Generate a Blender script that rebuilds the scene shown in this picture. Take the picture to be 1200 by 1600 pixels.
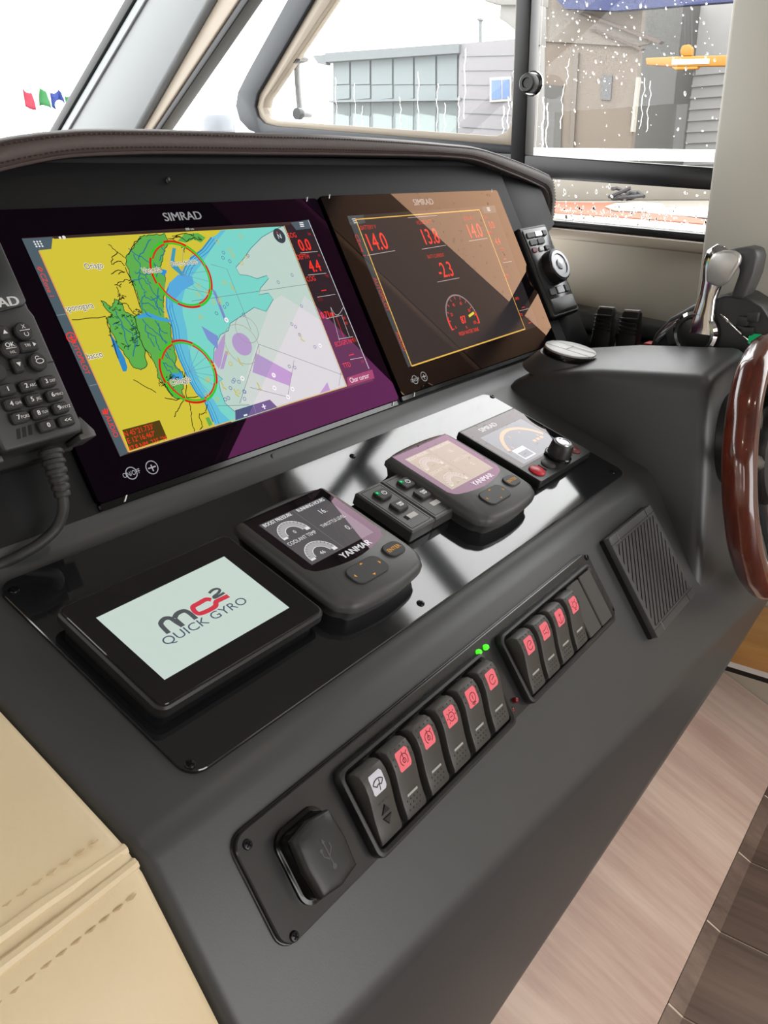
import bpy, math, random
from mathutils import Matrix, Vector
for o in list(bpy.data.objects): bpy.data.objects.remove(o, do_unlink=True)
scene = bpy.context.scene
COL = scene.collection
random.seed(7)

# ------------------------------------------------------------------ camera (solved from the two plotter screens)
FPX = 1280.8948
CAM = Vector((-0.386775, -0.663382, 1.336757))
RW = Matrix(((0.601717256, -0.798529568, -0.016937317),
             (-0.306595013, -0.211343856, -0.928080423),
             (0.737520062, 0.563634903, -0.371994429)))
cd = bpy.data.cameras.new('camera'); co = bpy.data.objects.new('camera', cd); COL.objects.link(co)
cd.sensor_fit = 'VERTICAL'; cd.sensor_height = 36.0; cd.lens = FPX * 36.0 / 1600.0
cd.clip_start = 0.01; cd.clip_end = 500
co.matrix_world = Matrix(((RW[0][0], -RW[1][0], -RW[2][0], CAM.x),
                          (RW[0][1], -RW[1][1], -RW[2][1], CAM.y),
                          (RW[0][2], -RW[1][2], -RW[2][2], CAM.z), (0, 0, 0, 1)))
scene.camera = co
# ------------------------------------------------------------------ overcast sky, exposure
w = bpy.data.worlds.new('overcast_sky'); scene.world = w; w.use_nodes = True
bgn = w.node_tree.nodes['Background']; bgn.inputs[0].default_value = (1.0, 0.99, 0.98, 1); bgn.inputs[1].default_value = 6.0
vs = scene.view_settings
vs.view_transform = 'Standard'; vs.look = 'None'; vs.gamma = 1.0; vs.use_curve_mapping = False; vs.exposure = -0.12

def lin(c): 
    c = c / 255.0
    return c / 12.92 if c <= 0.04045 else ((c + 0.055) / 1.055) ** 2.4
def rgb(*c): return (lin(c[0]), lin(c[1]), lin(c[2]), 1.0)

# ------------------------------------------------------------------ pixel -> place helpers (a pixel gives a direction, the plane gives the distance)
def ray(px, py):
    d = Vector(((px - 600) / FPX, (py - 800) / FPX, 1.0))
    return RW.transposed() @ d
def hit(px, py, p0, n):
    d = ray(px, py); return CAM + d * ((Vector(p0) - CAM).dot(n) / d.dot(n))
def onX(px, py, X): return hit(px, py, (X, 0, 0), Vector((1, 0, 0)))
def onY(px, py, Y): return hit(px, py, (0, Y, 0), Vector((0, 1, 0)))
def onZ(px, py, Z): return hit(px, py, (0, 0, Z), Vector((0, 0, 1)))
class Plane:
    def __init__(s, o, a):
        a = math.radians(a); s.o = Vector(o)
        s.u = Vector((1, 0, 0)); s.v = Vector((0, -math.sin(a), -math.cos(a))); s.n = Vector((0, -math.cos(a), math.sin(a)))
    def w(s, u, v, h=0): return s.o + s.u * u + s.v * v + s.n * h
    def loc(s, px, py, h=0):
        d = hit(px, py, s.o + s.n * h, s.n) - s.o
        return d.dot(s.u), d.dot(s.v)
    def mat(s, u, v, h=0):
        p = s.w(u, v, h)
        return Matrix(((s.u.x, -s.v.x, s.n.x, p.x), (s.u.y, -s.v.y, s.n.y, p.y), (s.u.z, -s.v.z, s.n.z, p.z), (0, 0, 0, 1)))
S = Plane((0, 0, 1.30), 27.6)
P2 = Plane(S.w(0, 0.2498, -0.008), 70)
P3 = Plane(P2.w(0, 0.24206), 33)

# ------------------------------------------------------------------ materials
MATS = {}
def mat(name, col, rough=0.5, metal=0.0, spec=0.5, emit=None, es=1.0, coat=0.0, bump=None, var=0.0, vscale=8.0, ior=None, aniso=0.0, trans=0.0):
    if name in MATS: return MATS[name]
    m = bpy.data.materials.new(name); m.use_nodes = True
    nt = m.node_tree; b = nt.nodes['Principled BSDF']
    c = rgb(*col)
    b.inputs['Base Color'].default_value = c
    b.inputs['Roughness'].default_value = rough; b.inputs['Metallic'].default_value = metal
    b.inputs['Specular IOR Level'].default_value = spec
    b.inputs['Coat Weight'].default_value = coat; b.inputs['Coat Roughness'].default_value = 0.05
    b.inputs['Anisotropic'].default_value = aniso
    b.inputs['Transmission Weight'].default_value = trans
    if ior: b.inputs['IOR'].default_value = ior
    if emit:
        b.inputs['Emission Color'].default_value = rgb(*emit); b.inputs['Emission Strength'].default_value = es
    if bump or var:
        tc = nt.nodes.new('ShaderNodeTexCoord')
    if var:
        nz = nt.nodes.new('ShaderNodeTexNoise'); nz.inputs['Scale'].default_value = vscale; nz.inputs['Detail'].default_value = 4
        nt.links.new(tc.outputs['Object'], nz.inputs['Vector'])
        mx = nt.nodes.new('ShaderNodeMix'); mx.data_type = 'RGBA'
        mx.inputs[6].default_value = tuple(x * (1 - var) for x in c[:3]) + (1,)
        mx.inputs[7].default_value = tuple(min(1, x * (1 + var)) for x in c[:3]) + (1,)
        nt.links.new(nz.outputs['Fac'], mx.inputs[0]); nt.links.new(mx.outputs[2], b.inputs['Base Color'])
    if bump:
        sc, st, di = bump
        nz = nt.nodes.new('ShaderNodeTexNoise'); nz.inputs['Scale'].default_value = sc; nz.inputs['Detail'].default_value = 3
        nt.links.new(tc.outputs['Object'], nz.inputs['Vector'])
        bp = nt.nodes.new('ShaderNodeBump'); bp.inputs['Strength'].default_value = st; bp.inputs['Distance'].default_value = di
        nt.links.new(nz.outputs['Fac'], bp.inputs['Height']); nt.links.new(bp.outputs[0], b.inputs['Normal'])
    MATS[name] = m; return m
def sheen(nt, tint, gain, rough=0.004, ior=1.5):
    """coated glass reflection: glossy whose colour is tint * Schlick fresnel"""
    lw = nt.nodes.new('ShaderNodeLayerWeight'); lw.inputs['Blend'].default_value = 0.5
    pw = nt.nodes.new('ShaderNodeMath'); pw.operation = 'POWER'; pw.inputs[1].default_value = 5.0
    f0 = ((ior - 1) / (ior + 1)) ** 2
    f = nt.nodes.new('ShaderNodeMath'); f.operation = 'MULTIPLY_ADD'; f.inputs[1].default_value = (1 - f0) * gain; f.inputs[2].default_value = f0 * gain
    sc = nt.nodes.new('ShaderNodeVectorMath'); sc.operation = 'SCALE'; sc.inputs[0].default_value = tint
    g = nt.nodes.new('ShaderNodeBsdfGlossy'); g.inputs['Roughness'].default_value = rough
    L = nt.links.new
    L(lw.outputs['Facing'], pw.inputs[0]); L(pw.outputs[0], f.inputs[0]); L(f.outputs[0], sc.inputs['Scale']); L(sc.outputs[0], g.inputs['Color'])
    return g.outputs[0]
def emat(col, strength=1.0, emit=True, gl=None):
    name = ('glow' if emit else 'ink') + '_%d_%d_%d_%g' % (*col, strength) + ('_' + gl[0] if gl else '')
    if name in MATS: return MATS[name]
    if not emit and not gl: return mat(name, col, 0.7, spec=.08)
    m = bpy.data.materials.new(name); m.use_nodes = True; nt = m.node_tree
    nt.nodes.remove(nt.nodes['Principled BSDF'])
    if emit: e = nt.nodes.new('ShaderNodeEmission'); e.inputs[0].default_value = rgb(*col); e.inputs[1].default_value = strength
    else: e = nt.nodes.new('ShaderNodeBsdfDiffuse'); e.inputs[0].default_value = rgb(*col)
    out = e.outputs[0]
    if gl:
        a = nt.nodes.new('ShaderNodeAddShader'); nt.links.new(out, a.inputs[0]); nt.links.new(sheen(nt, gl[1], gl[2]), a.inputs[1]); out = a.outputs[0]
    nt.links.new(out, nt.nodes['Material Output'].inputs[0]); MATS[name] = m; return m
def glassmat(name, tint=(1, 1, 1), through=(1, 1, 1), ior=1.45, gain=1.0, rough=0.0):
    if name in MATS: return MATS[name]
    m = bpy.data.materials.new(name); m.use_nodes = True; nt = m.node_tree
    nt.nodes.remove(nt.nodes['Principled BSDF'])
    t = nt.nodes.new('ShaderNodeBsdfTransparent'); t.inputs[0].default_value = (*through, 1)
    g = nt.nodes.new('ShaderNodeBsdfGlossy'); g.inputs['Color'].default_value = (*tint, 1); g.inputs['Roughness'].default_value = rough
    lw = nt.nodes.new('ShaderNodeLayerWeight'); lw.inputs['Blend'].default_value = 0.5
    pw = nt.nodes.new('ShaderNodeMath'); pw.operation = 'POWER'; pw.inputs[1].default_value = 5.0
    f0 = ((ior - 1) / (ior + 1)) ** 2
    f = nt.nodes.new('ShaderNodeMath'); f.operation = 'MULTIPLY_ADD'; f.inputs[1].default_value = 1 - f0; f.inputs[2].default_value = f0
    nt.links.new(lw.outputs['Facing'], pw.inputs[0]); nt.links.new(pw.outputs[0], f.inputs[0])
    mu = nt.nodes.new('ShaderNodeMath'); mu.operation = 'MULTIPLY'; mu.inputs[1].default_value = gain; mu.use_clamp = True
    x = nt.nodes.new('ShaderNodeMixShader')
    nt.links.new(f.outputs[0], mu.inputs[0]); nt.links.new(mu.outputs[0], x.inputs[0])
    nt.links.new(t.outputs[0], x.inputs[1]); nt.links.new(g.outputs[0], x.inputs[2])
    nt.links.new(x.outputs[0], nt.nodes['Material Output'].inputs[0]); MATS[name] = m; return m
def woodmat(name, c1, c2, rough, scale=(2, 40, 40), coat=0.0, bump=0.05):
    if name in MATS: return MATS[name]
    m = mat(name, c1, rough, coat=coat); nt = m.node_tree; b = nt.nodes['Principled BSDF']
    tc = nt.nodes.new('ShaderNodeTexCoord'); mp = nt.nodes.new('ShaderNodeMapping'); mp.inputs['Scale'].default_value = scale
    nz = nt.nodes.new('ShaderNodeTexNoise'); nz.inputs['Scale'].default_value = 1.0; nz.inputs['Detail'].default_value = 6; nz.inputs['Roughness'].default_value = 0.65
    n2 = nt.nodes.new('ShaderNodeTexNoise'); n2.inputs['Scale'].default_value = 0.18; n2.inputs['Detail'].default_value = 2
    ad = nt.nodes.new('ShaderNodeMath'); ad.operation = 'ADD'; ml = nt.nodes.new('ShaderNodeMath'); ml.operation = 'MULTIPLY'; ml.inputs[1].default_value = 0.5
    rp = nt.nodes.new('ShaderNodeValToRGB'); rp.color_ramp.elements[0].position = 0.38; rp.color_ramp.elements[1].position = 0.62
    rp.color_ramp.elements[0].color = rgb(*c1); rp.color_ramp.elements[1].color = rgb(*c2)
    L = nt.links.new
    L(tc.outputs['Object'], mp.inputs[0]); L(mp.outputs[0], nz.inputs['Vector']); L(mp.outputs[0], n2.inputs['Vector'])
    L(nz.outputs['Fac'], ad.inputs[0]); L(n2.outputs['Fac'], ad.inputs[1]); L(ad.outputs[0], ml.inputs[0]); L(ml.outputs[0], rp.inputs[0])
    L(rp.outputs[0], b.inputs['Base Color'])
    bp = nt.nodes.new('ShaderNodeBump'); bp.inputs['Strength'].default_value = bump; bp.inputs['Distance'].default_value = 0.001
    L(nz.outputs['Fac'], bp.inputs['Height']); L(bp.outputs[0], b.inputs['Normal'])
    return m

M_CONSOLE = mat('console_grey_paint', (63, 64, 66), 0.40, spec=.55, bump=(900, 0.12, 0.0004), var=0.05, vscale=30)
M_FASCIA = mat('fascia_black', (12, 12, 14), 0.6, spec=.25, bump=(900, 0.1, 0.0004))
M_BLACK = mat('black_plastic', (30, 30, 31), 0.42, bump=(1500, 0.08, 0.0003))
M_DARK = mat('dark_cavity', (8, 8, 9), 0.6)
M_GLOSSBLK = mat('gloss_black', (14, 14, 15), 0.12)
M_CHARCOAL = mat('charcoal_plastic', (68, 68, 69), 0.45, bump=(1500, 0.1, 0.0003))
M_RUBBER = mat('rubber_key', (44, 44, 45), 0.55)
M_ROCKER = mat('rocker_plastic', (66, 64, 62), 0.42, bump=(1200, 0.1, 0.0003))
M_CHROME = mat('chrome', (215, 215, 218), 0.06, metal=1.0)
M_STEEL = mat('satin_steel', (175, 175, 178), 0.28, metal=1.0)
M_SCREW = mat('screw_black', (40, 40, 42), 0.25, metal=0.8)
M_WHITE = mat('white_gelcoat', (238, 240, 240), 0.3, coat=0.3)
M_PILLAR = mat('pillar_white_vinyl', (140, 144, 146), 0.4)
M_CREAMTRIM = mat('cream_trim', (170, 158, 142), 0.35)
M_BEIGE = mat('beige_wall_vinyl', (208, 200, 184), 0.4, var=0.03, vscale=6)
M_HEAD = mat('headliner', (120, 117, 112), 0.8)
M_LEATHBR = mat('brown_leather', (74, 62, 60), 0.5, bump=(260, 0.35, 0.0008), var=0.12, vscale=60)
M_LEATHCR = mat('cream_leather', (226, 206, 170), 0.42, bump=(170, 0.35, 0.0012), var=0.05, vscale=14)
M_THREADBR = mat('brown_thread', (60, 48, 46), 0.7)
M_THREADCR = mat('cream_thread', (204, 180, 142), 0.7)
M_FRAMEBLK = mat('window_frame_black', (22, 23, 25), 0.3)
M_FRAMEGREY = mat('window_frame_grey', (58, 62, 68), 0.4)
M_WINGLASS = glassmat('window_glass', (1, 1, 1), (0.97, 0.98, 0.98), 1.35, 0.6)
M_DEVGLASS = glassmat('cover_glass', (1.0, 0.93, 0.96), (1, 1, 1), 1.5, 1.3, 0.01)
M_WATER = mat('rain_water', (255, 255, 255), 0.0, trans=1.0, ior=1.33)

# ------------------------------------------------------------------ mesh helpers
def link(o, parent=None, label=None, kind=None):
    COL.objects.link(o)
    if parent is not None: o.parent = parent
    if label: o['label'] = label
    if kind: o['kind'] = kind
    return o
def make(name, verts, faces, m, parent=None, smooth=False, label=None, kind=None, bevel=0, bseg=2, bang=30, mats=None, idx=None):
    me = bpy.data.meshes.new(name); me.from_pydata([tuple(v) for v in verts], [], faces)
    for mm in (mats or [m]): me.materials.append(mm)
    if idx: me.polygons.foreach_set('material_index', idx)
    if smooth:
        me.polygons.foreach_set('use_smooth', [True] * len(me.polygons))
        try: me.set_sharp_from_angle(angle=math.radians(smooth if smooth is not True else 40))
        except Exception: pass
    me.validate(); me.update()
    o = bpy.data.objects.new(name, me); link(o, parent, label, kind)
    if bevel:
        bm = o.modifiers.new('bevel', 'BEVEL'); bm.width = bevel; bm.segments = bseg; bm.limit_method = 'ANGLE'; bm.angle_limit = math.radians(bang)
        bm.harden_normals = False
        me.polygons.foreach_set('use_smooth', [True] * len(me.polygons))
    return o
def thing(name, label, cat, mw=None, group=None):
    o = bpy.data.objects.new(name, None); COL.objects.link(o); o.empty_display_size = 0.02
    if mw is not None: o.matrix_basis = mw
    o['label'] = label; o['category'] = cat
    if group: o['group'] = group
    return o
def tag(o, label, cat, group=None):
    o['label'] = label; o['category'] = cat
    if group: o['group'] = group
    return o
def rr(w, h, r, n=5, cx=0, cy=0):
    r = max(min(r, w / 2 - 1e-5, h / 2 - 1e-5), 1e-5); pts = []
    for (sx, sy, a0) in ((1, 1, 0), (-1, 1, 90), (-1, -1, 180), (1, -1, 270)):
        for k in range(n + 1):
            a = math.radians(a0 + 90 * k / n)
            pts.append((cx + sx * (w / 2 - r) + r * math.cos(a), cy + sy * (h / 2 - r) + r * math.sin(a)))
    return pts
def loft(loops, cap0=True, cap1=True, closed=False):
    n = len(loops[0]); V = [p for l in loops for p in l]; F = []
    m = len(loops)
    for i in range(m if closed else m - 1):
        a = i * n; b = ((i + 1) % m) * n
        for k in range(n): F.append((a + k, a + (k + 1) % n, b + (k + 1) % n, b + k))
    if not closed:
        if cap0: F.append(tuple(reversed(range(n))))
        if cap1: F.append(tuple(range((m - 1) * n, m * n)))
    return V, F
def rbox(name, w, h, r, levels, m, parent=None, cx=0, cy=0, n=5, smooth=35, sc=0.001, **k):
    """rounded-rectangle solid; levels = [(z, inset)...]; mm"""
    L = [[(x * sc, y * sc, z * sc) for x, y in rr(w - 2 * i, h - 2 * i, r - i, n, cx, cy)] for z, i in levels]
    V, F = loft(L); return make(name, V, F, m, parent, smooth=smooth, **k)
def rring(name, w, h, r, wi, hi, ri, z0, z1, b, m, parent=None, cx=0, cy=0, sc=0.001, zi=None, **k):
    zi = z0 if zi is None else zi
    def lp(a, c, q, z): return [(x * sc, y * sc, z * sc) for x, y in rr(a, c, q, 5, cx, cy)]
    L = [lp(w, h, r, z0), lp(w, h, r, z1 - b), lp(w - 2 * b * .3, h - 2 * b * .3, r - b * .3, z1 - b * .3), lp(w - 2 * b, h - 2 * b, r - b, z1),
         lp(wi + 2 * b, hi + 2 * b, ri + b, z1), lp(wi, hi, ri, z1 - b), lp(wi, hi, ri, zi)]
    V, F = loft(L, closed=True); return make(name, V, F, m, parent, smooth=35, **k)
def prism(name, poly, z0, z1, m, parent=None, sc=0.001, b=0.0, **k):
    """poly ccw in local xy, extruded in z"""
    n = len(poly)
    ar = sum(poly[i][0] * poly[(i + 1) % n][1] - poly[(i + 1) % n][0] * poly[i][1] for i in range(n))
    if ar < 0: poly = list(reversed(poly))
    V = [(x * sc, y * sc, z0 * sc) for x, y in poly] + [(x * sc, y * sc, z1 * sc) for x, y in poly]
    F = [tuple(reversed(range(n))), tuple(range(n, 2 * n))] + [(i, (i + 1) % n, n + (i + 1) % n, n + i) for i in range(n)]
    return make(name, V, F, m, parent, bevel=b, **k)
def yz(name, poly, x0, x1, m, parent=None, kind=None, b=0.0, **k):
    """polygon in world (Y,Z) extruded in X"""
    n = len(poly)
    ar = sum(poly[i][0] * poly[(i + 1) % n][1] - poly[(i + 1) % n][0] * poly[i][1] for i in range(n))
    if ar < 0: poly = list(reversed(poly))
    V = [(x0, y, z) for y, z in poly] + [(x1, y, z) for y, z in poly]
    F = [tuple(reversed(range(n))), tuple(range(n, 2 * n))] + [(i, (i + 1) % n, n + (i + 1) % n, n + i) for i in range(n)]
    return make(name, V, F, m, parent, kind=kind, bevel=b, **k)
def box(name, x0, x1, y0, y1, z0, z1, m, parent=None, b=0.0, **k):
    V = [(x, y, z) for z in (z0, z1) for x, y in ((x0, y0), (x1, y0), (x1, y1), (x0, y1))]
    F = [(3, 2, 1, 0), (4, 5, 6, 7), (0, 1, 5, 4), (1, 2, 6, 5), (2, 3, 7, 6), (3, 0, 4, 7)]
    return make(name, V, F, m, parent, bevel=b, **k)
def frames_along(path):
    out = []; up = None
    for i, p in enumerate(path):
        t = (path[min(i + 1, len(path) - 1)] - path[max(i - 1, 0)]).normalized()
        if up is None: up = t.orthogonal().normalized()
        up = (up - t * up.dot(t)).normalized(); out.append((p, t, up, t.cross(up)))
    return out
def smooth_path(pts, n=8, closed=False):
    pts = [Vector(p) for p in pts]; out = []; N = len(pts)
    for i in range(N if closed else N - 1):
        g = (lambda j: pts[j % N]) if closed else (lambda j: pts[max(0, min(N - 1, j))])
        p0, p1, p2, p3 = g(i - 1), g(i), g(i + 1), g(i + 2)
        for k in range(n):
            t = k / n
            out.append(0.5 * ((2 * p1) + (p2 - p0) * t + (2 * p0 - 5 * p1 + 4 * p2 - p3) * t * t + (3 * p1 - p0 - 3 * p2 + p3) * t ** 3))
    if not closed: out.append(pts[-1])
    return out
def tube_geo(path, r, n=10):
    path = [Vector(p) for p in path]; V = []; F = []
    fr = frames_along(path)
    for i, (p, t, a, b) in enumerate(fr):
        ri = r[i] if isinstance(r, (list, tuple)) else r
        for k in range(n):
            q = 2 * math.pi * k / n; V.append(p + (a * math.cos(q) + b * math.sin(q)) * ri)
    for i in range(len(path) - 1):
        for k in range(n): F.append((i * n + k, i * n + (k + 1) % n, (i + 1) * n + (k + 1) % n, (i + 1) * n + k))
    F.append(tuple(reversed(range(n)))); F.append(tuple(range((len(path) - 1) * n, len(path) * n)))
    return V, F
def tube(name, path, r, m, parent=None, n=10, **k):
    V, F = tube_geo(path, r, n); return make(name, V, F, m, parent, smooth=40, **k)
def lathe(name, prof, m, parent=None, n=28, sc=0.001, mw=None, **k):
    """profile [(r,z)] around local z"""
    L = [[(r * math.cos(2 * math.pi * j / n) * sc, r * math.sin(2 * math.pi * j / n) * sc, z * sc) for j in range(n)] for r, z in prof]
    V, F = loft(L)
    if mw is not None: V = [tuple(mw @ Vector(v)) for v in V]
    return make(name, V, F, m, parent, smooth=40, **k)
def T(x, y, z=0): return Matrix.Translation((x * .001, y * .001, z * .001))

# ------------------------------------------------------------------ ink: flat print / screen picture collected into one mesh
FONTC = {}
def glyphs(s):
    if s not in FONTC:
        c = bpy.data.curves.new('t', 'FONT'); c.body = s; c.resolution_u = 3
        o = bpy.data.objects.new('t', c); me = bpy.data.meshes.new_from_object(o)
        FONTC[s] = ([(v.co.x, v.co.y) for v in me.vertices], [tuple(p.vertices) for p in me.polygons])
        bpy.data.objects.remove(o); bpy.data.meshes.remove(me)
    return FONTC[s]
class Ink:
    """coordinates in metres in the thing's local xy; z grows with every call so later marks lie on top"""
    def __init__(s, z0, dz=0.00002, es=1.0, emit=True, frame=None, org=(0, 0), h=0, gl=None):
        s.gl = gl; s.V = []; s.F = []; s.I = []; s.M = []; s.z = z0; s.dz = dz; s.es = es; s.emit = emit; s.fr = frame; s.org = org; s.h = h
    def px(s, p):
        u, v = s.fr.loc(p[0], p[1], s.h); return (u - s.org[0], -(v - s.org[1]))
    def P(s, pts): return [s.px(p) for p in pts]
    def mi(s, col):
        m = col if not isinstance(col, tuple) else emat(col[:3], col[3] if len(col) > 3 else s.es, s.emit, s.gl)
        if m not in s.M: s.M.append(m)
        return s.M.index(m)
    def add(s, V, F, col, z=None):
        if z is None: s.z += s.dz; z = s.z
        b = len(s.V); s.V += [(x, y, z) for x, y in V]; s.F += [tuple(b + i for i in f) for f in F]; s.I += [s.mi(col)] * len(F)
    def poly(s, pts, col):
        n = len(pts); ar = sum(pts[i][0] * pts[(i + 1) % n][1] - pts[(i + 1) % n][0] * pts[i][1] for i in range(n))
        if ar < 0: pts = list(reversed(pts))
        s.add(pts, [tuple(range(n))], col)
    def ppoly(s, pts, col): s.poly(s.P(pts), col)
    def line(s, pts, wd, col, closed=False):
        n = len(pts); V = []; F = []
        for i in range(n):
            a = pts[(i - 1) % n] if (closed or i > 0) else pts[i]; b = pts[(i + 1) % n] if (closed or i < n - 1) else pts[i]
            dx, dy = b[0] - a[0], b[1] - a[1]; l = math.hypot(dx, dy) or 1; nx, ny = -dy / l * wd / 2, dx / l * wd / 2
            V += [(pts[i][0] + nx, pts[i][1] + ny), (pts[i][0] - nx, pts[i][1] - ny)]
        for i in range(n if closed else n - 1):
            j = (i + 1) % n; F.append((2 * i, 2 * i + 1, 2 * j + 1, 2 * j))
        s.add(V, F, col)
    def pline(s, pts, wd, col, closed=False): s.line(s.P(pts), wd, col, closed)
    def arc(s, c, r, a0, a1, wd, col, n=24, ry=None):
        ry = ry or r
        s.line([(c[0] + r * math.cos(math.radians(a0 + (a1 - a0) * k / n)), c[1] + ry * math.sin(math.radians(a0 + (a1 - a0) * k / n))) for k in range(n + 1)], wd, col)
    def disc(s, c, r, col, n=20, ry=None):
        ry = ry or r
        s.poly([(c[0] + r * math.cos(2 * math.pi * k / n), c[1] + ry * math.sin(2 * math.pi * k / n)) for k in range(n)], col)
    def rect(s, cx, cy, w, h, col, r=0):
        s.poly(rr(w, h, r, 4, cx, cy) if r else [(cx - w / 2, cy - h / 2), (cx + w / 2, cy - h / 2), (cx + w / 2, cy + h / 2), (cx - w / 2, cy + h / 2)], col)
    def text(s, st, x, y, cap, col, xs=1.0, align='c', rot=0, bold=0, shear=0):
        V, F = glyphs(st); k = cap / 0.70
        if not V: return
        x0 = min(v[0] for v in V); x1 = max(v[0] for v in V); off = {'l': x0, 'c': (x0 + x1) / 2, 'r': x1}[align]
        ca, sa = math.cos(math.radians(rot)), math.sin(math.radians(rot))
        for bx in ([0] if not bold else [-bold, 0, bold]):
            Q = []
            for vx, vy in V:
                a = (vx - off) * k * xs + shear * vy * k + bx; b = (vy - 0.35) * k; Q.append((x + a * ca - b * sa, y + a * sa + b * ca))
            s.add(Q, F, col)
    def ptext(s, st, px, py, cap, col, **k):
        x, y = s.px((px, py)); s.text(st, x, y, cap, col, **k)
    def build(s, name, parent, label=None):
        return make(name, s.V, s.F, None, parent, mats=s.M, idx=s.I, label=label)
# ================================================================== THE SETTING
FZ = 0.30; XW = 1.2; ZC = 2.2
def ST(o): o['kind'] = 'structure'; return o
def win(Y0, Y1, zf, base): return [(Y0, zf(Y0))]
barT = lambda y: 1.379 + .087 * (y - .11)
barB = lambda y: 1.339 + .075 * (y - .11)
lowG = lambda y: 1.264 + .070 * (y - .11)
lowF = lambda y: 1.252 + .070 * (y - .11)
LW = lambda z: 1.329 - (z - 1.789) / .675           # windshield line on the side wall
# floor: white caulking under separate boards
M_CAULK = mat('white_caulk', (238, 226, 208), 0.5)
M_BOARD = woodmat('dark_floor_board', (104, 86, 78), (152, 130, 118), 0.38, scale=(45, 3, 45))
fb = ST(box('floor', -2.2, 1.26, -3.0, 0.3, FZ - .06, FZ - .003, M_CAULK))
sx = .452 - .166 * 16
for i in range(21):
    x0 = sx + i * .166 + .0022; x1 = sx + (i + 1) * .166 - .0022
    if x1 > 1.2: break
    prof = [(-2.99, FZ - .003), (-2.99, FZ), (-.508, FZ), (-.487, FZ + .010), (-.487, FZ - .003)]
    yz('floor_board', prof, x0, x1, M_BOARD, parent=fb)
yz('caulk_cove', [(-.508, FZ - .002), (-.4875, FZ + .0085), (-.4875, FZ - .003)], -2.2, 1.2, M_CAULK, parent=fb)
# ceiling
ST(box('ceiling', -2.2, 1.26, -3.0, LW(ZC), ZC, ZC + .04, M_HEAD))
# starboard wall
pieces = [[(-3, FZ - .06), (2.4, FZ - .06), (2.4, 1.44), (.95, 1.452), (.2, 1.385), (.2, lowF(.2)), (-.36, lowF(-.36)), (-.36, 1.30), (-3, 1.30)],
          [(-3, 2.14), (.36, 2.14), (.30, ZC), (-3, ZC)],
          [(-.62, 1.30), (-.36, 1.30), (-.36, 1.88), (-.62, 1.86)], [(-3, 1.3), (-1.32, 1.3), (-1.32, 1.86), (-3, 1.86)]]
ws = ST(yz('wall_starboard', pieces[0], XW, XW + .06, M_BEIGE))
yz('wall_header', pieces[1], XW, XW + .06, M_HEAD, parent=ws)
yz('wall_header', [(-3, 1.86), (-.36, 1.86), (-.36, 2.139), (-3, 2.139)], XW, XW + .06, M_HEAD, parent=ws)
yz('wall_header', [(.36, 1.905), (.66, 1.905), (.36, 2.13)], XW, XW + .06, M_HEAD, parent=ws)
yz('wall_column', pieces[2], XW, XW + .06, M_BEIGE, parent=ws); yz('wall_column', pieces[3], XW, XW + .06, M_BEIGE, parent=ws)
wpl = ST(box('wall_pillar', .885, XW, -.43, -.281, .75, ZC, mat('pillar_beige_vinyl', (182, 178, 168), .4), b=.005))
box('pillar_front_panel', .900, XW - .002, -.2808, -.2795, .9, ZC - .01, M_FRAMEBLK, parent=wpl)
ST(yz('trim_1', [(.24, lowF(.24) - .001), (-.252, lowF(-.252) - .001), (-.252, lowF(-.252) - .020), (.24, lowF(.24) - .020)], XW - .035, XW, M_CREAMTRIM, b=.004))
# window 1: sliding side window with its frame bars
w1 = ST(yz('window_1', [(.168, barT(.168)), (-.30, barT(-.30)), (-.30, 1.88), (.168, 1.88)], XW + .018, XW + .022, M_WINGLASS))
yz('mullion', [(.171, barB(.17)), (.203, barB(.2)), (.203, 2.139), (.171, 2.139)], XW - .02, XW + .02, M_FRAMEBLK, parent=w1, b=.003)
yz('mullion', [(-.36, lowF(-.36)), (-.30, lowF(-.30)), (-.30, 1.88), (-.36, 1.88)], XW - .01, XW + .03, M_FRAMEBLK, parent=w1, b=.003)
yz('frame_bar', [(.26, barB(.26)), (-.36, barB(-.36)), (-.36, barT(-.36)), (.26, barT(.26))], XW - .018, XW + .017, M_FRAMEBLK, parent=w1, b=.003)
yz('frame_bar', [(.2, lowF(.2)), (-.36, lowF(-.36)), (-.36, lowG(-.36)), (.2, lowG(.2))], XW - .015, XW + .03, M_FRAMEBLK, parent=w1, b=.002)
yz('frame_bar', [(.170, 1.872), (-.30, 1.872), (-.30, 1.915), (.170, 1.915)], XW - .012, XW + .03, M_FRAMEBLK, parent=w1, b=.002)
yz('upper_pane', [(.17, 1.915), (-.36, 1.915), (-.36, 2.14), (.17, 2.14)], XW + .012, XW + .016, M_WINGLASS, parent=w1)
yz('upper_pane', [(.36, 1.915), (.204, 1.915), (.204, 2.14), (.36, 2.14)], XW + .012, XW + .016, M_WINGLASS, parent=w1)
yz('pane', [(.2, lowG(.2)), (-.30, lowG(-.30)), (-.30, barB(-.30)), (.2, barB(.2))], XW + .018, XW + .022, M_WINGLASS, parent=w1)
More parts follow.
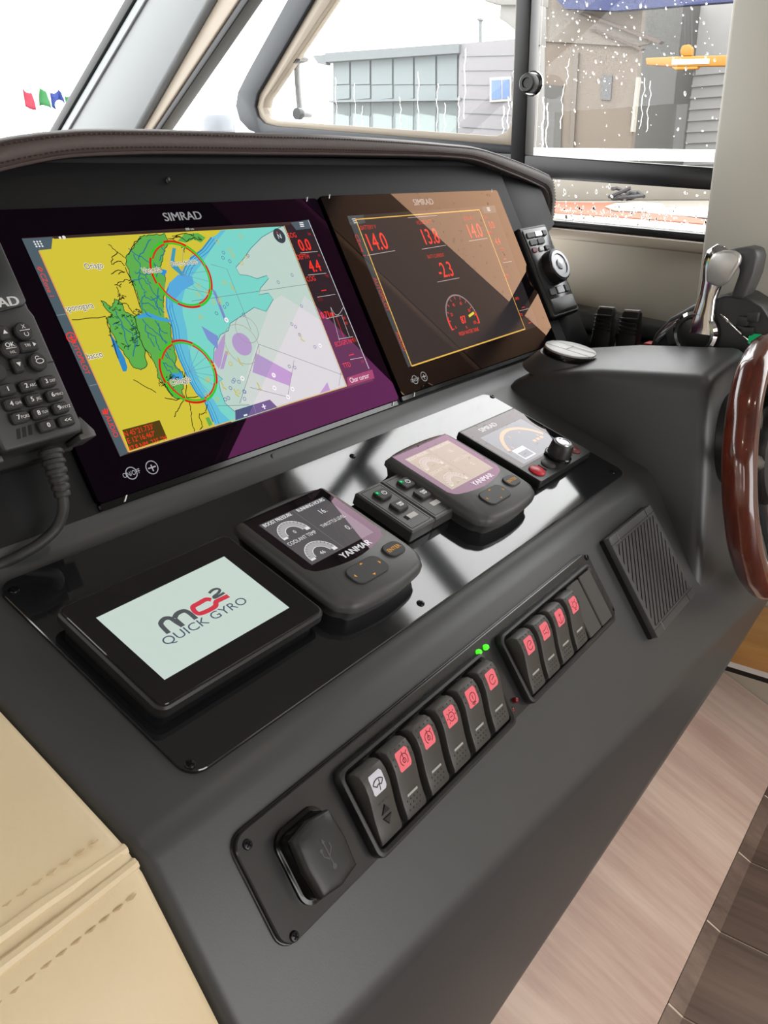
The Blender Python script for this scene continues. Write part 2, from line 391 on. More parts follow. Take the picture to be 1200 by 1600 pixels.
# window 2: side hatch with rounded frame
od = [(.60, 1.90), (.785, 1.724), (.93, 1.588), (.967, 1.55), (.978, 1.52), (.968, 1.487), (.938, 1.464), (.90, 1.452), (.204, 1.386)]
idk = [(.525, 1.90), (.71, 1.714), (.865, 1.572), (.90, 1.54), (.911, 1.515), (.904, 1.492), (.885, 1.477), (.85, 1.469), (.204, 1.402)]
icr = [(.475, 1.90), (.664, 1.708), (.85, 1.556), (.883, 1.53), (.891, 1.512), (.885, 1.497), (.868, 1.486), (.84, 1.480), (.245, 1.4215)]
pane2 = icr + [(.222, 1.428), (.212, 1.445), (.212, 1.90)]
w2 = ST(yz('window_2', pane2, XW + .008, XW + .012, M_WINGLASS))
yz('hatch_frame', od + idk[::-1], XW - .012, XW + .03, M_FRAMEGREY, parent=w2, b=.003, label='dark grey rounded frame')
yz('hatch_liner', idk + [(.203, 1.402), (.203, 1.90), (.212, 1.90), (.212, 1.445), (.222, 1.428)] + icr[::-1], XW - .004, XW + .026, M_CREAMTRIM, parent=w2, b=.002)
# window 3: fixed triangular light between pillar and hatch
tri = [(1.30, 1.47), (.97, 1.47), (.972, 1.54), (.79, 1.725), (.61, 1.90), (.676, 1.90)]
ST(yz('window_3', tri, XW + .012, XW + .016, M_WINGLASS))
# A pillar in three bands
def slant(z, y0, z0, y1, z1): return y0 + (z - z0) * (y1 - y0) / (z1 - z0)
zt, zb_ = 2.2, 1.36
def band(l, r): return [(l(zb_), zb_), (r(zb_), zb_), (r(zt), zt), (l(zt), zt)]
l0 = LW; l1 = lambda z: LW(z) - .045
l2 = lambda z: slant(z, 1.013, 1.749, 1.334, 1.493); l3 = lambda z: slant(z, .937, 1.742, 1.291, 1.491); l4 = lambda z: slant(z, .910, 1.738, 1.263, 1.490)
pl = ST(yz('wall_front_pillar', band(l1, l2), XW - .03, XW + .05, M_PILLAR, b=.012))
yz('pillar_edge_trim', band(l2, l3), XW - .012, XW + .04, M_CREAMTRIM, parent=pl, b=.004)
yz('pillar_seal', band(l3, l4), XW - .008, XW + .035, M_FRAMEBLK, parent=pl, b=.002)
lm = lambda z: l1(z) - .05; lmm = lambda z: l1(z) - .062
yz('pillar_groove_bead', band(lm, lmm), XW - .036, XW - .028, M_PILLAR, parent=pl, b=.003)
# windshield: raked pane across the bow, black edge strip on the pillar
def wsq(x, z, d=0): return (x, LW(z) + d, z)
def wquad(name, x0, x1, z0, z1, d0, d1, m, **k):
    V = [wsq(x0, z0, d0), wsq(x1, z0, d0), wsq(x1, z1, d0), wsq(x0, z1, d0), wsq(x0, z0, d1), wsq(x1, z0, d1), wsq(x1, z1, d1), wsq(x0, z1, d1)]
    F = [(0, 1, 2, 3), (7, 6, 5, 4), (4, 5, 1, 0), (5, 6, 2, 1), (6, 7, 3, 2), (7, 4, 0, 3)]
    return make(name, V, F, m, **k)
w4 = ST(wquad('window_4', -2.2, XW, 1.30, 2.2, .004, .010, M_WINGLASS))
yz('edge_strip', band(l0, l1), XW - .032, XW + .05, M_FRAMEBLK, parent=w4, b=.002)
wquad('centre_post', -.95, -.85, 1.30, 2.2, -.04, .02, M_WHITE, parent=w4)
# port wall, aft wall (behind the camera, with big windows the daylight comes in by)
wp = ST(make('wall_port', *(lambda b: ([(x, y, z) for x in (-2.26, -2.2) for (y, z) in b], None))([])) if False else box('wall_port', -2.26, -2.2, -3, 2.4, FZ - .06, 1.35, M_BEIGE))
box('wall_header', -2.26, -2.2, -3, 1.1, 1.72, ZC, M_HEAD, parent=wp)
for y in (-3, -1.9, -.8, .3, 1.1): box('wall_post', -2.26, -2.2, y, y + .72, 1.35, 1.72, M_BEIGE, parent=wp)
wa = ST(box('wall_aft', -2.2, 1.2, -3.06, -3.0, 1.86, ZC, M_BEIGE))
box('wall_panel', -2.2, -.6, -3.06, -3.0, FZ, 1.86, M_BEIGE, parent=wa); box('wall_panel', .9, 1.2, -3.06, -3.0, FZ, 1.86, M_BEIGE, parent=wa)
ST(box('wall_bow', -2.2, XW, 2.0, 2.06, FZ - .06, 1.32, M_WHITE))
ST(box('trim_2', -2.2, XW - .001, .165, 1.99, 1.29, 1.325, mat('dash_top_brown', (70, 62, 60), .6)))
ST(yz('window_5', [(-.62, 1.30), (-1.32, 1.30), (-1.32, 1.86), (-.62, 1.86)], XW + .02, XW + .024, M_WINGLASS))
def portal(loc, rot, sx_, sy_):
    l = bpy.data.lights.new('sky_portal', 'AREA'); l.shape = 'RECTANGLE'; l.size = sx_; l.size_y = sy_; l.cycles.is_portal = True
    o = bpy.data.objects.new('sky_portal', l); COL.objects.link(o); o.location = loc; o.rotation_euler = rot
portal((-2.19, -.75, 1.535), (0, math.radians(-90), 0), .37, 3.6)
portal((.15, -2.99, 1.08), (math.radians(90), 0, 0), 1.5, 1.55)
portal((XW - .04, 0, 1.70), (0, math.radians(90), 0), .90, .70)
portal((XW - .04, .65, 1.68), (0, math.radians(90), 0), .44, .9)
portal((XW - .04, -.97, 1.58), (0, math.radians(90), 0), .56, .7)
portal((-.5, LW(1.75) - .1, 1.75), (math.radians(-124), 0, 0), 3.3, 1.5)
# ceiling downlights (real fittings over the helm and the passage)
for (lx, ly) in ((.35, -.75), (-.55, -.75), (.75, -1.5), (-.55, -1.7)):
    t = thing('ceiling_downlight', 'round warm ceiling downlight in the headliner above the helm', 'lamp', Matrix.Translation((lx, ly, ZC)), 'ceiling downlights')
    lathe('rim', [(26, -1), (40, -1), (42, -5), (38, -8), (27, -6)], M_STEEL, t)
    lathe('diffuser', [(26, -1), (26, -4), (20, -4.5), (.5, -4.6)], emat((255, 226, 186), 6.0), t)
    l = bpy.data.lights.new('downlight', 'SPOT'); l.energy = 4; l.color = (1.0, .86, .70); l.spot_size = math.radians(125); l.spot_blend = .7; l.shadow_soft_size = .035
    o = bpy.data.objects.new('downlight_lamp', l); COL.objects.link(o); o.location = (0, 0, -.02); o.parent = t

# ------------------------------------------------------------------ outside: side deck, quay, sheds, flags
M_DECK = mat('side_deck_white', (192, 189, 183), 0.5)
dk = tag(yz('side_deck', [(-1.6, 1.10), (3, 1.40), (3, 1.30), (-1.6, 1.0)], 1.27, 1.70, M_DECK), 'white side deck of the boat outside the sliding window', 'deck')
rl = thing('gunwale_rail', 'white gunwale rail running along the side deck outside', 'rail', Matrix.Translation((1.75, 0, 0)))
yz('rail_bar', [(-1.6, 1.30), (3, 1.505), (3, 1.53), (-1.6, 1.327)], -.03, .03, M_WHITE, rl, b=.006)
for y in (-1.3, 1.1, 2.4): tube('stanchion', [(0, y, 1.10 + .065 * (y + 1.6)), (0, y, 1.31 + .045 * (y + 1.6))], .012, M_STEEL, rl)
hs = tag(yz('hull_side', [(-1.6, 1.10), (3, 1.40), (3, .3), (-1.6, .3)], 1.70, 1.72, M_WHITE), 'white hull side below the gunwale rail', 'hull')
M_CONC = mat('quay_concrete', (119, 114, 105), 0.7, var=0.12, vscale=1.2)
gr = make('ground_quay', [(2.2, -30, .75), (90, -30, .75), (90, 90, .75), (2.2, 90, .75)], [(0, 1, 2, 3)], M_CONC); ST(gr)
M_ORANGE = mat('orange_paint', (136, 70, 43), 0.6, var=0.15, vscale=2)
def gpoly(pts, z=.75): return [(p.x, p.y) for p in (onZ(a, b, z) for a, b in pts)]
oq = prism('orange_ground_marking', gpoly([(820, 316), (960, 318), (985, 328), (1110, 345), (1110, 352), (980, 341), (820, 330)]), .751, .765, M_ORANGE, sc=1.0)
tag(oq, 'orange painted band on the concrete quay seen through lower window', 'ground marking')
pq = prism('pale_boat_cover', gpoly([(945, 326), (960, 321), (1000, 318), (1035, 322), (1040, 327), (1010, 334), (960, 332)]), .768, .80, mat('pale_grey_cover', (136, 134, 127), .6), sc=1.0, b=.01)
tag(pq, 'flat pale grey oval sheet lying on the orange band', 'sheet')
ln = prism('lilac_sheet', gpoly([(1010, 334), (1040, 328), (1110, 326), (1110, 343)]), .768, .79, mat('lilac_white_sheet', (193, 188, 198), .5, var=.2, vscale=3), sc=1.0)
tag(ln, 'lilac white plastic sheet on the quay beside the grey oval', 'sheet')
pp = onZ(980, 316, .75)
tt_ = thing('mooring_tackle', 'small heap of dark chain and shackle on the quay', 'tackle', Matrix.Translation(pp))
for k in range(7):
    a = random.uniform(0, 6.28); r_ = random.uniform(.1, .35)
    tube('link', [Vector((math.cos(a + j * .8) * r_, math.sin(a + j * .8) * r_ * 1.6 , .08 + .25 * random.random() * (k % 3 == 0) + .02 * j)) for j in range(5)], .05, mat('dark_iron', (60, 58, 60), .6), tt_, n=6)

HX = 26.0
tag(box('concrete_barrier', 24.4, 24.8, -8, 16, .75, 1.42, M_CONC, b=.03), 'low pale concrete barrier along the quay in front of the hangar', 'barrier')
def C5(cx, cy, X=HX): p = onX(820 + cx / 3.636, cy / 3.636, X); return (p.y, p.z)
M_HWALL = mat('hangar_wall', (103, 94, 85), 0.8, var=0.06, vscale=1)
M_HIN = mat('hangar_inside', (137, 136, 135), 0.8, var=0.06, vscale=2)
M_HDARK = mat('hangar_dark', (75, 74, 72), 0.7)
hg = thing('hangar', 'grey beige boatyard hangar with open bay and blue fascia beam', 'building', Matrix.Translation((HX, 5, .75)))
def hp(name, pts, x0, x1, m, **k):
    return yz(name, [(y - 5, z - .75) for y, z in pts], x0 - HX, x1 - HX, m, hg, **k)
gz = .75
y_l = C5(-60, 400)[0]; y_d = C5(640, 400)[0]; y_r = C5(1600, 400)[0]
zt_ = C5(300, -60)[1]
hp('front_wall', [(y_l, gz), (y_d, gz), (y_d, zt_), (y_l, zt_)], HX, HX + .3, M_HWALL)
hp('bay_back_wall', [(y_d + 1.5, gz), (y_r - 4, gz), (y_r - 4, zt_ + 1), (y_d + 1.5, zt_ + 1)], HX + 5, HX + 5.2, M_HIN)
for k in range(12):
    z = gz + .3 + k * .35; hp('cladding_rib', [(y_d + 1.4, z), (y_r - 4, z), (y_r - 4, z + .06), (y_d + 1.4, z + .06)], HX + 4.93, HX + 5.0, M_HIN)
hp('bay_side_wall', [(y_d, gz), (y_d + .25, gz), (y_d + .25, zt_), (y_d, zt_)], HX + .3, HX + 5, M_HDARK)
hp('fascia_beam', [C5(170, -40), C5(1500, -60), C5(1500, 10), C5(1180, 30), C5(560, 78), C5(280, 66)], HX - .6, HX - .3, mat('blue_beam', (35, 44, 85), .6))
hp('roof_truss', [C5(300, 72), C5(330, 70), C5(800, 240), C5(780, 256)], HX - .3, HX - .05, mat('truss_brown', (81, 70, 64), .7))
hp('roof_truss', [C5(380, 170), C5(400, 168), C5(690, 280), C5(670, 290)], HX - .2, HX - .02, mat('truss_brown', (81, 70, 64), .7))
hp('canopy_panel', [C5(40, 30), C5(280, 70), C5(760, 240), C5(640, 268), C5(40, 232)], HX - .1, HX, mat('canopy_grey', (105, 99, 92), .8))
hp('door', [C5(110, 480), C5(218, 490), C5(205, 1000), C5(95, 1000)], HX - .06, HX, M_HDARK)
hp('downpipe', [C5(285, 300), C5(312, 300), C5(275, 1000), C5(255, 1000)], HX - .1, HX, mat('pipe_beige', (95, 88, 81), .7))
wn = hp('window', [C5(440, 425), C5(500, 430), C5(490, 570), C5(436, 566)], HX - .05, HX, mat('hangar_window', (70, 70, 72), .3))
hp('bay_post', [C5(640, 440), C5(655, 440), C5(622, 750), C5(606, 750)], HX - .1, HX + .1, mat('post_pale', (150, 145, 134), .7))
CX_ = 23.0
cr = thing('gantry_crane', 'yellow overhead crane girder with hoist inside the hangar bay', 'crane', Matrix.Translation((CX_, 5, .75)))
M_YEL = mat('crane_yellow', (151, 103, 19), .5, var=.1, vscale=2)
def cp(name, pts, x0, x1, m, **k):
    return yz(name, [(y - 5, z - .75) for y, z in (C5(a, b, CX_) for a, b in pts)], x0, x1, m, cr, **k)
cp('girder', [(685, 330), (830, 322), (1400, 308), (1400, 372), (830, 378), (690, 368)], 0, .25, M_YEL, b=.02)
cp('name_plate', [(838, 338), (1050, 333), (1048, 362), (836, 368)], -.02, 0, mat('plate_white', (193, 189, 183), .5))
cp('hoist', [(890, 258), (930, 250), (948, 270), (945, 318), (885, 320), (878, 290)], .02, .22, M_YEL, b=.03)
cp('trolley', [(830, 378), (985, 372), (975, 392), (850, 396)], .02, .22, mat('crane_rust', (178, 120, 40), .6), b=.02)
for a in (895, 955): cp('hook_chain', [(a, 392), (a + 6, 392), (a + 4, 430), (a - 2, 430)], .1, .14, mat('dark_iron', (60, 58, 60), .6))
for a in (900, 920, 940): cp('hoist_cable', [(a, 60), (a + 3, 60), (a + 3, 262), (a, 262)], .1, .12, mat('dark_iron', (60, 58, 60), .6))

# glass office block, light wall
G0 = onX(720, 70, 30.0); GD = Vector((-.235, .972, 0)); GN = Vector((-.972, -.235, 0))
def onG(px, py):
    p = hit(px, py, G0, GN) - G0; return (p.dot(GD), p.z)
gm = Matrix(((GD.x, 0, GN.x, G0.x), (GD.y, 0, GN.y, G0.y), (0, 1, 0, G0.z), (0, 0, 0, 1)))
ob = thing('office_block', 'pale boatyard office block with glazed front and corrugated wall', 'building', gm @ Matrix.Translation((0, .75 - G0.z, 0)))
def gp(name, pts, z0, z1, m, parent=None, raw=False, **k):
    q = [(a, b + G0.z - .75) for a, b in ((onG(*p) if not raw else p) for p in pts)]
    return prism(name, q, z0, z1, m, parent or ob, sc=1.0, **k)
M_CORR = mat('corrugated_pale', (121, 119, 123), .6); M_GROOF = mat('office_roof_edge', (97, 102, 105), .6); M_MULL = mat('office_mullion', (103, 111, 114), .5)
M_OGL = mat('office_glass_pale', (110, 119, 122), .6); M_OGL2 = mat('office_glass_bright', (127, 140, 139), .4); M_OSH = mat('office_glass_shade', (89, 98, 99), .6)
def gl(px): return px
gp('wall', [(718, 68), (836, 58), (836, 330), (712, 330)], -.4, 0, M_CORR)
for k in range(6):
    y = 88 + k * 22; gp('cladding_seam', [(722, y), (835, y - 3 + k * 2), (835, y - 2 + k * 2), (722, y + 1)], 0, .03, M_GROOF)
gp('roof_band', [(512, 84), (720, 69), (720, 84), (512, 98)], -.3, .25, M_GROOF)
gp('canopy_end', [(492, 88), (513, 86), (513, 102), (500, 100)], -.2, .2, M_GROOF)
gp('backing', [(516, 97), (718, 84), (714, 330), (516, 330)], -.5, -.25, M_MULL)
xs_ = [518, 545, 577, 612, 645, 680, 714]
for i in range(6):
    a, b = xs_[i], xs_[i + 1]
    t0 = lambda x: 98 - (x - 512) * .068; 
    gp('pane', [(a + 1.5, t0(a)), (b - 1.5, t0(b)), (b - 1.5, 131 + (b - 600) * .005), (a + 1.5, 132)], -.25, -.12, M_OGL)
    gp('spandrel', [(a + 1.5, 133), (b - 1.5, 132), (b - 1.5, 153), (a + 1.5, 156)], -.25, -.15, M_OGL)
    gp('lower_pane', [(a + 1.5, 160), (b - 1.5, 158), (b - 1.5, 181), (a + 1.5, 176)], -.25, -.2, M_OSH)
    gp('lower_pane', [(a + 3, 176), (b - 3, 181), (b - 3, 330), (a + 3, 330)], -.25, -.2, M_OGL2)
gp('floor_beam', [(515, 157), (721, 153), (721, 157), (515, 160)], -.25, .1, M_MULL)
gw = gp('window', [(766, 122), (800, 120), (800, 158), (766, 160)], 0, .08, mat('frame_white', (162, 160, 158), .5))
gp('window_glass', [(769, 126), (784, 125), (784, 155), (769, 156)], .08, .1, mat('window_blue', (81, 108, 150), .2))
gp('window_glass', [(786, 125), (797, 124), (797, 154), (786, 155)], .08, .1, mat('window_blue', (81, 108, 150), .2))
gp('chimney_pipe', [(746, 30), (750, 30), (750, 68), (746, 68)], -.3, -.15, M_GROOF); gp('chimney_cap', [(744, 28), (752, 28), (752, 31), (744, 31)], -.35, -.1, M_GROOF)
ev = onX(800, 20, 17.0)
et = thing('eave_gutter', 'pale grey hangar eave corner with gutter box', 'gutter', Matrix.Translation((17, ev.y, .75)))
def ep(name, pts, x0, x1, m): return yz(name, [(p.y - ev.y, p.z - .75) for p in (onX(a, b, 17.0) for a, b in pts)], x0, x1, m, et, b=.02)
ep('eave_box', [(757, -20), (840, -20), (840, 8), (782, 8), (757, 2)], 0, .5, mat('eave_grey', (115, 114, 111), .6))
ep('gutter', [(778, 6), (840, 6), (840, 70), (805, 70), (803, 48), (786, 34), (776, 28)], .1, .4, mat('eave_grey', (115, 114, 111), .6))
ep('column', [(800, 60), (840, 60), (838, 330), (802, 330)], .15, .35, mat('eave_grey', (115, 114, 111), .6))

# flags and bare trees far beyond the bow
def flag(name, label, cols, px0, px1, py0, py1, rows=1):
    p0 = onY(px0, py0, 30); p1 = onY(px1, py1, 30)
    t = thing(name, label, 'flag', Matrix.Translation((p0.x, 30, .75)), None)
    tube('pole', [(-.06, 0, 0), (-.06, 0, p0.z - .75 + .4)], .03, mat('pole_white', (240, 240, 240), .5), t, n=8)
    W_ = p1.x - p0.x; H_ = p0.z - p1.z; n = len(cols)
    for k, c in enumerate(cols):
        V = []; F = []; N = 6; sg = 4
        for i in range(N + 1):
            for j in range(sg + 1):
                f = (k + i / N) / n
                V.append((f * W_, .12 * math.sin(f * 9 + j * .5), p0.z - .75 - H_ * j / sg - .12 * math.sin(f * 6.0) - .1 * f))
        for i in range(N):
            for j in range(sg): a = i * (sg + 1) + j; F.append((a, a + 1, a + sg + 2, a + sg + 1))
        o = make('cloth_band', V, F, c, t, smooth=True); s = o.modifiers.new('s', 'SOLIDIFY'); s.thickness = .01
    return t
FR, FW, FG, FB = (mat('flag_red', (145, 27, 52), .7), mat('flag_white', (250, 250, 250), .7), mat('flag_green', (33, 108, 52), .7), mat('flag_blue', (20, 46, 119), .7))
flag('tricolour_flag', 'red white and green flag flying beyond the bow', [FR, FW, FG], 36, 77, 137, 167)
bf = flag('blue_flag', 'blue flag with a pale emblem flying beside the tricolour flag', [FB], 78, 100, 139, 167)
p0 = onY(81, 143, 30); p1 = onY(90, 158, 30)
lathe('emblem', [(.22, 0), (.22, .02), (.05, .02)], FW, bf, n=12, sc=1.0, mw=Matrix.Translation((.22, -.16, p0.z - .75 - .5)) @ Matrix.Rotation(math.radians(90), 4, 'X'))
flag('green_flag', 'green and pale flag next to the pillar beyond the bow', [FG, FW], 101, 118, 144, 160)
M_TREE = mat('hazed_bark', (214, 216, 214), .8)  # bright haze painted into the bark colour, hence near white
for (px_, h_, ty) in ((8, 2.6, 36), (30, 2.0, 40), (55, 2.9, 38), (80, 2.2, 43)):
    b0 = onY(px_, 200, ty)
    t = thing('bare_tree', 'pale leafless tree fading into bright haze beyond the bow', 'tree', Matrix.Translation((b0.x, ty, .75)), 'bare trees beyond the bow')
    H0 = b0.z - .75 + h_ * .3
    tube('trunk', [(0, 0, 0), (.05, 0, H0 * .6), (0, 0, H0)], [.10, .07, .03], M_TREE, t, n=6)
    for k in range(9):
        z = H0 * (.5 + .5 * k / 9); a = random.uniform(-1.2, 1.2)
        tube('branch', [(0, 0, z), (math.sin(a) * .5, random.uniform(-.2, .2), z + .3), (math.sin(a) * .8, 0, z + .75)], [.035, .025, .012], M_TREE, t, n=5)

# ------------------------------------------------------------------ fittings on the windows
hd = [onX(478, 92, XW + .055), onX(466, 96, XW + .055), onX(464, 110, XW + .055), onX(468, 165, XW + .055), onX(472, 176, XW + .055), onX(484, 179, XW + .055)]
hb = Vector((XW + .03, hd[0].y, hd[-1].z))
gh = thing('grab_handle', 'white tubular grab handle on the hatch glass with black end caps', 'handle', Matrix.Translation(hb))
pa = [Vector(p) - hb for p in hd]; pa = [Vector((-.016, pa[0].y, pa[0].z))] + pa[0:1] + pa[1:-1] + pa[-1:] + [Vector((-.016, pa[-1].y, pa[-1].z))]
tube('bar', smooth_path(pa, 6), .0072, mat('handle_backlit', (126, 126, 128), .3), gh)  # white bar coloured grey, its backlit shade is in the colour
for p in (pa[0], pa[-1]):
    lathe('end_cap', [(13, -6), (13, 8), (10, 11), (.5, 11)], M_FRAMEBLK, gh, n=16, mw=Matrix.Translation(p) @ Matrix.Rotation(math.radians(90), 4, 'Y'))
lk = onX(833, 131, XW - .02)
kn = thing('window_latch', 'round black latch knob with chrome ring on the window post', 'latch', Matrix.Translation(lk) @ Matrix.Rotation(math.radians(-90), 4, 'Y'))
lathe('ring', [(22, 0), (22, 4), (19, 7), (15, 7)], M_CHROME, kn); lathe('knob', [(17, 3), (17, 24), (14, 28), (9, 28), (8, 25), (.5, 25)], M_BLACK, kn)
vt = onX(340, 196, 1.75)
dv = thing('deck_ventilator', 'round white deck ventilator with dark rim outside the triangular window', 'ventilator', Matrix.Translation((1.75, vt.y, vt.z - .025)))
lathe('rim', [(52, 0), (58, 0), (58, 42), (50, 55), (46, 55)], mat('vent_grey', (107, 112, 120), .35), dv); lathe('cap', [(50, 10), (50, 55), (40, 63), (20, 68), (.5, 69)], M_WHITE, dv)

# rain on the panes
def drops(name, n, yr, zr, size, label, x, parent, top=0.0):
    V = []; F = []
    for k in range(n):
        y = random.uniform(*yr); z = zr[0](y) + (zr[1](y) - zr[0](y)) * (1 - (1 - random.random()) ** (1 + top)) if not top else zr[1](y) - (zr[1](y) - zr[0](y)) * random.random() ** (1 + top)
        r = size * random.uniform(.35, 1.25); st = random.choice((1, 1, 1.2, 1.6, 2.2)); sk = random.uniform(-.5, .1)
        b = len(V); N = 8
        for i, (rr_, hh) in enumerate(((1, 0), (.8, .4), (.4, .6))):
            for j in range(N):
                a = 2 * math.pi * j / N; dz = math.sin(a) * rr_ * r * st; V.append((x + hh * r, y + math.cos(a) * rr_ * r - dz * sk, z + dz))
        V.append((x + .66 * r, y, z))
        for i in range(2):
            for j in range(N): F.append((b + i * N + j, b + i * N + (j + 1) % N, b + (i + 1) * N + (j + 1) % N, b + (i + 1) * N + j))
        for j in range(N): F.append((b + 2 * N + j, b + 2 * N + (j + 1) % N, b + 3 * N))
        F.append(tuple(b + j for j in reversed(range(N))))
    return make(name, V, F, M_WATER, parent, smooth=True, kind='stuff', label=label)
c_ = lambda v: (lambda y: v)
drops('rain_drops', 300, (-.29, .165), (barT, c_(1.87)), .0018, 'clear rain drops on the sliding pane', XW + .0225, w1, top=0.6)
drops('rain_drops', 260, (-.29, .165), (c_(1.50), c_(1.75)), .0015, 'clear rain drops on the sliding pane', XW + .0225, w1)
drops('rain_drops', 330, (-.29, .19), (lowG, lambda y: lowG(y) + .028), .0016, 'fine rain drops on the lower pane', XW + .0225, w1)
drops('rain_drops', 90, (-.29, .19), (lowG, barB), .0022, 'rain drops on the lower pane', XW + .0225, w1)
def streaks(name, specs, x, parent):
    V = []; F = []
    for (y, z0, z1, r) in specs:
        n = 26; path = []
        for i in range(n): path.append(Vector((x, y + .0016 * math.sin(i * .45 + y * 90) + .0008 * math.sin(i * 1.1 + y * 40), z0 + (z1 - z0) * i / (n - 1))))
        v, f = tube_geo(path, [r * .34 * (.6 + .5 * abs(math.sin(i * 1.3 + y * 70))) for i in range(n)], 6)
        b = len(V); V += v; F += [tuple(b + q for q in ff) for ff in f]
    return make(name, V, F, M_WATER, parent, smooth=True, kind='stuff', label='wavy streaks of rain water on the glass')
def yq(px, py): p = onX(px, py, XW); return p.y, p.z
sp = []
for (a, b, c, r) in ((722, 75, 185, .0022), (518, 120, 200, .002), (548, 130, 205, .002), (620, 150, 205, .0018), (648, 110, 206, .002), (678, 130, 208, .002), (690, 160, 208, .0022), (712, 150, 200, .002), (782, 165, 214, .003), (790, 150, 212, .0025), (798, 110, 190, .002), (560, 165, 205, .0015)):
    y0, z0 = yq(a, b); _, z1 = yq(a, c); sp.append((y0, z0, z1, r))
streaks('rain_streaks', sp, XW + .0125, w2)
sp = []
for (a, b, c, r) in ((842, 150, 235, .004), (848, 160, 238, .003), (872, 130, 200, .002), (1000, 120, 200, .0018), (1010, 125, 205, .0018), (985, 150, 200, .0012), (880, 90, 130, .0015)):
    y0, z0 = yq(a, b); _, z1 = yq(a, c); sp.append((y0, z0, z1, r))
streaks('rain_streaks', sp, XW + .0225, w1)
# ================================================================== HELM CONSOLE
hc = thing('helm_console', 'dark grey sloping helm console carrying the screens and switches', 'console', Matrix.Translation((.33, -.33, FZ)))
OFF = Vector((.33, -.33, FZ))
def rel(V): return [tuple(Vector(v) - OFF) for v in V]
XL, XR = -.1905, .845
def sect(x):
    cr = P3.w(x, .175 + .0868 * x)
    return [S.w(x, -.082, -.012), Vector((x, P2.o.y, P2.o.z)), Vector((x, P3.o.y, P3.o.z)), cr, Vector((x, -.40, .565)), Vector((x, -.26, .555)), Vector((x, .16, .555)), Vector((x, .16, S.w(0, -.082, -.012).z))]
A, B = sect(XL), sect(XR)
n = len(A)
V = rel(A + B); F = [tuple(range(n)), tuple(reversed(range(n, 2 * n)))] + [((i + 1) % n, i, n + i, n + (i + 1) % n) for i in range(n)]
make('console_body', V, F, M_CONSOLE, hc, bevel=.011, bseg=4, bang=8, mats=[M_CONSOLE])
# black fascia skin behind the plotters
def splane(name, uv, h0, h1, m, P=S, parent=hc, b=0.0, **k):
    n = len(uv); V = [P.w(u, v, h0) for u, v in uv] + [P.w(u, v, h1) for u, v in uv]
    F = [tuple(range(n)), tuple(reversed(range(n, 2 * n)))] + [((i + 1) % n, i, n + i, n + (i + 1) % n) for i in range(n)]
    return make(name, rel(V), F, m, parent, bevel=b, **k)
splane('screen_fascia', [(XL + .001, -.07), (XL + .001, .232), (XR - .001, .232), (XR - .001, -.07)], -.0135, -.0072, M_FASCIA)
splane('side_fascia', [(.845, -.085), (.845, .262), (.935, .262), (.935, .18), (.925, .05), (.975, .03), (.975, -.03), (.94, -.078)], -.06, -.012, M_FASCIA, b=.004)
# right hand deck with a raised coaming against the side
yz('side_deck_top', [(.16 + .33, .80 - FZ), (-.42 + .33, .80 - FZ), (-.42 + .33, 1.045 - FZ), (-.06 + .33, 1.055 - FZ), (.16 + .33, 1.07 - FZ)], .7685 - .33, .883 - .33, M_FASCIA, hc, b=.002)
yz('side_deck_top', [(.16 + .33, .80 - FZ), (-.275 + .33, .80 - FZ), (-.275 + .33, 1.048 - FZ), (-.06 + .33, 1.055 - FZ), (.16 + .33, 1.07 - FZ)], .8832 - .33, 1.199 - .33, M_FASCIA, hc, b=.001)
yz('side_coaming', [(.16 + .33, 1.068 - FZ), (-.25 + .33, 1.05 - FZ), (-.25 + .33, 1.073 - FZ), (.16 + .33, 1.118 - FZ)], 1.135 - .33, 1.199 - .33, M_CONSOLE, hc, b=.008)
# steering pod
pod = [(-.105, 1.055), (-.125, 1.079), (-.16, 1.094), (-.25, 1.108), (-.392, 1.117), (-.408, .98), (-.428, .815), (-.30, .80), (-.20, .98)]
po_ = yz('steering_pod', [(y + .33, z - FZ) for y, z in pod], .612 - .33, .768 - .33, M_CONSOLE, hc, b=.017, bseg=4)
for v in po_.data.vertices:                                  # the left cheek flares out towards the console
    if v.co.x > .4 and v.co.z + FZ > 1.085: v.co.z += .013   # the pod top rises a little to the right
    if v.co.x < .4: v.co.x -= .052 * max(0, min(1, (1.02 - (v.co.z + FZ)) / .16))
# fold-up visor: leather lip swept over the screens, black lining behind
op = [(-300, 322), (-120, 248), (0, 217), (60, 207), (100, 203), (150, 200), (250, 201), (400, 206), (520, 210), (640, 218), (705, 224), (748, 229), (792, 242), (830, 257), (852, 267), (864, 276), (869, 301), (867, 336), (857, 357)]
ip = [(-300, 385), (-120, 303), (0, 268), (60, 254), (100, 247), (150, 243), (250, 240), (400, 241), (520, 242), (640, 244), (700, 246), (744, 251), (785, 266), (820, 280), (842, 290), (853, 297), (859, 312), (857, 338), (851, 357)]
YF = 0.022
po = smooth_path([onY(a, b, YF) for a, b in op], 5); pi_ = smooth_path([onY(a, b, YF) for a, b in ip], 5)
rows = []
for a, b in zip(po, pi_):
    d = (b - a); ln_ = d.length; nn = d / ln_; bk = Vector((0, 1, 0))
    rows.append([a + nn * .006 + bk * .16, a + nn * .002 + bk * .03, a + bk * .010, a + nn * .003 + bk * .002, a + nn * (ln_ * .35) - bk * .0015, a + nn * (ln_ * .7) - bk * .001, b - nn * .003 + bk * .001, b - nn * .0005 + bk * .005, b + bk * .018])
m_ = len(rows[0]); V = [p for r in rows for p in r]; F = []
for i in range(len(rows) - 1):
    for j in range(m_ - 1): F.append((i * m_ + j, i * m_ + j + 1, (i + 1) * m_ + j + 1, (i + 1) * m_ + j))
F.append(tuple((len(rows) - 1) * m_ + j for j in range(m_)))
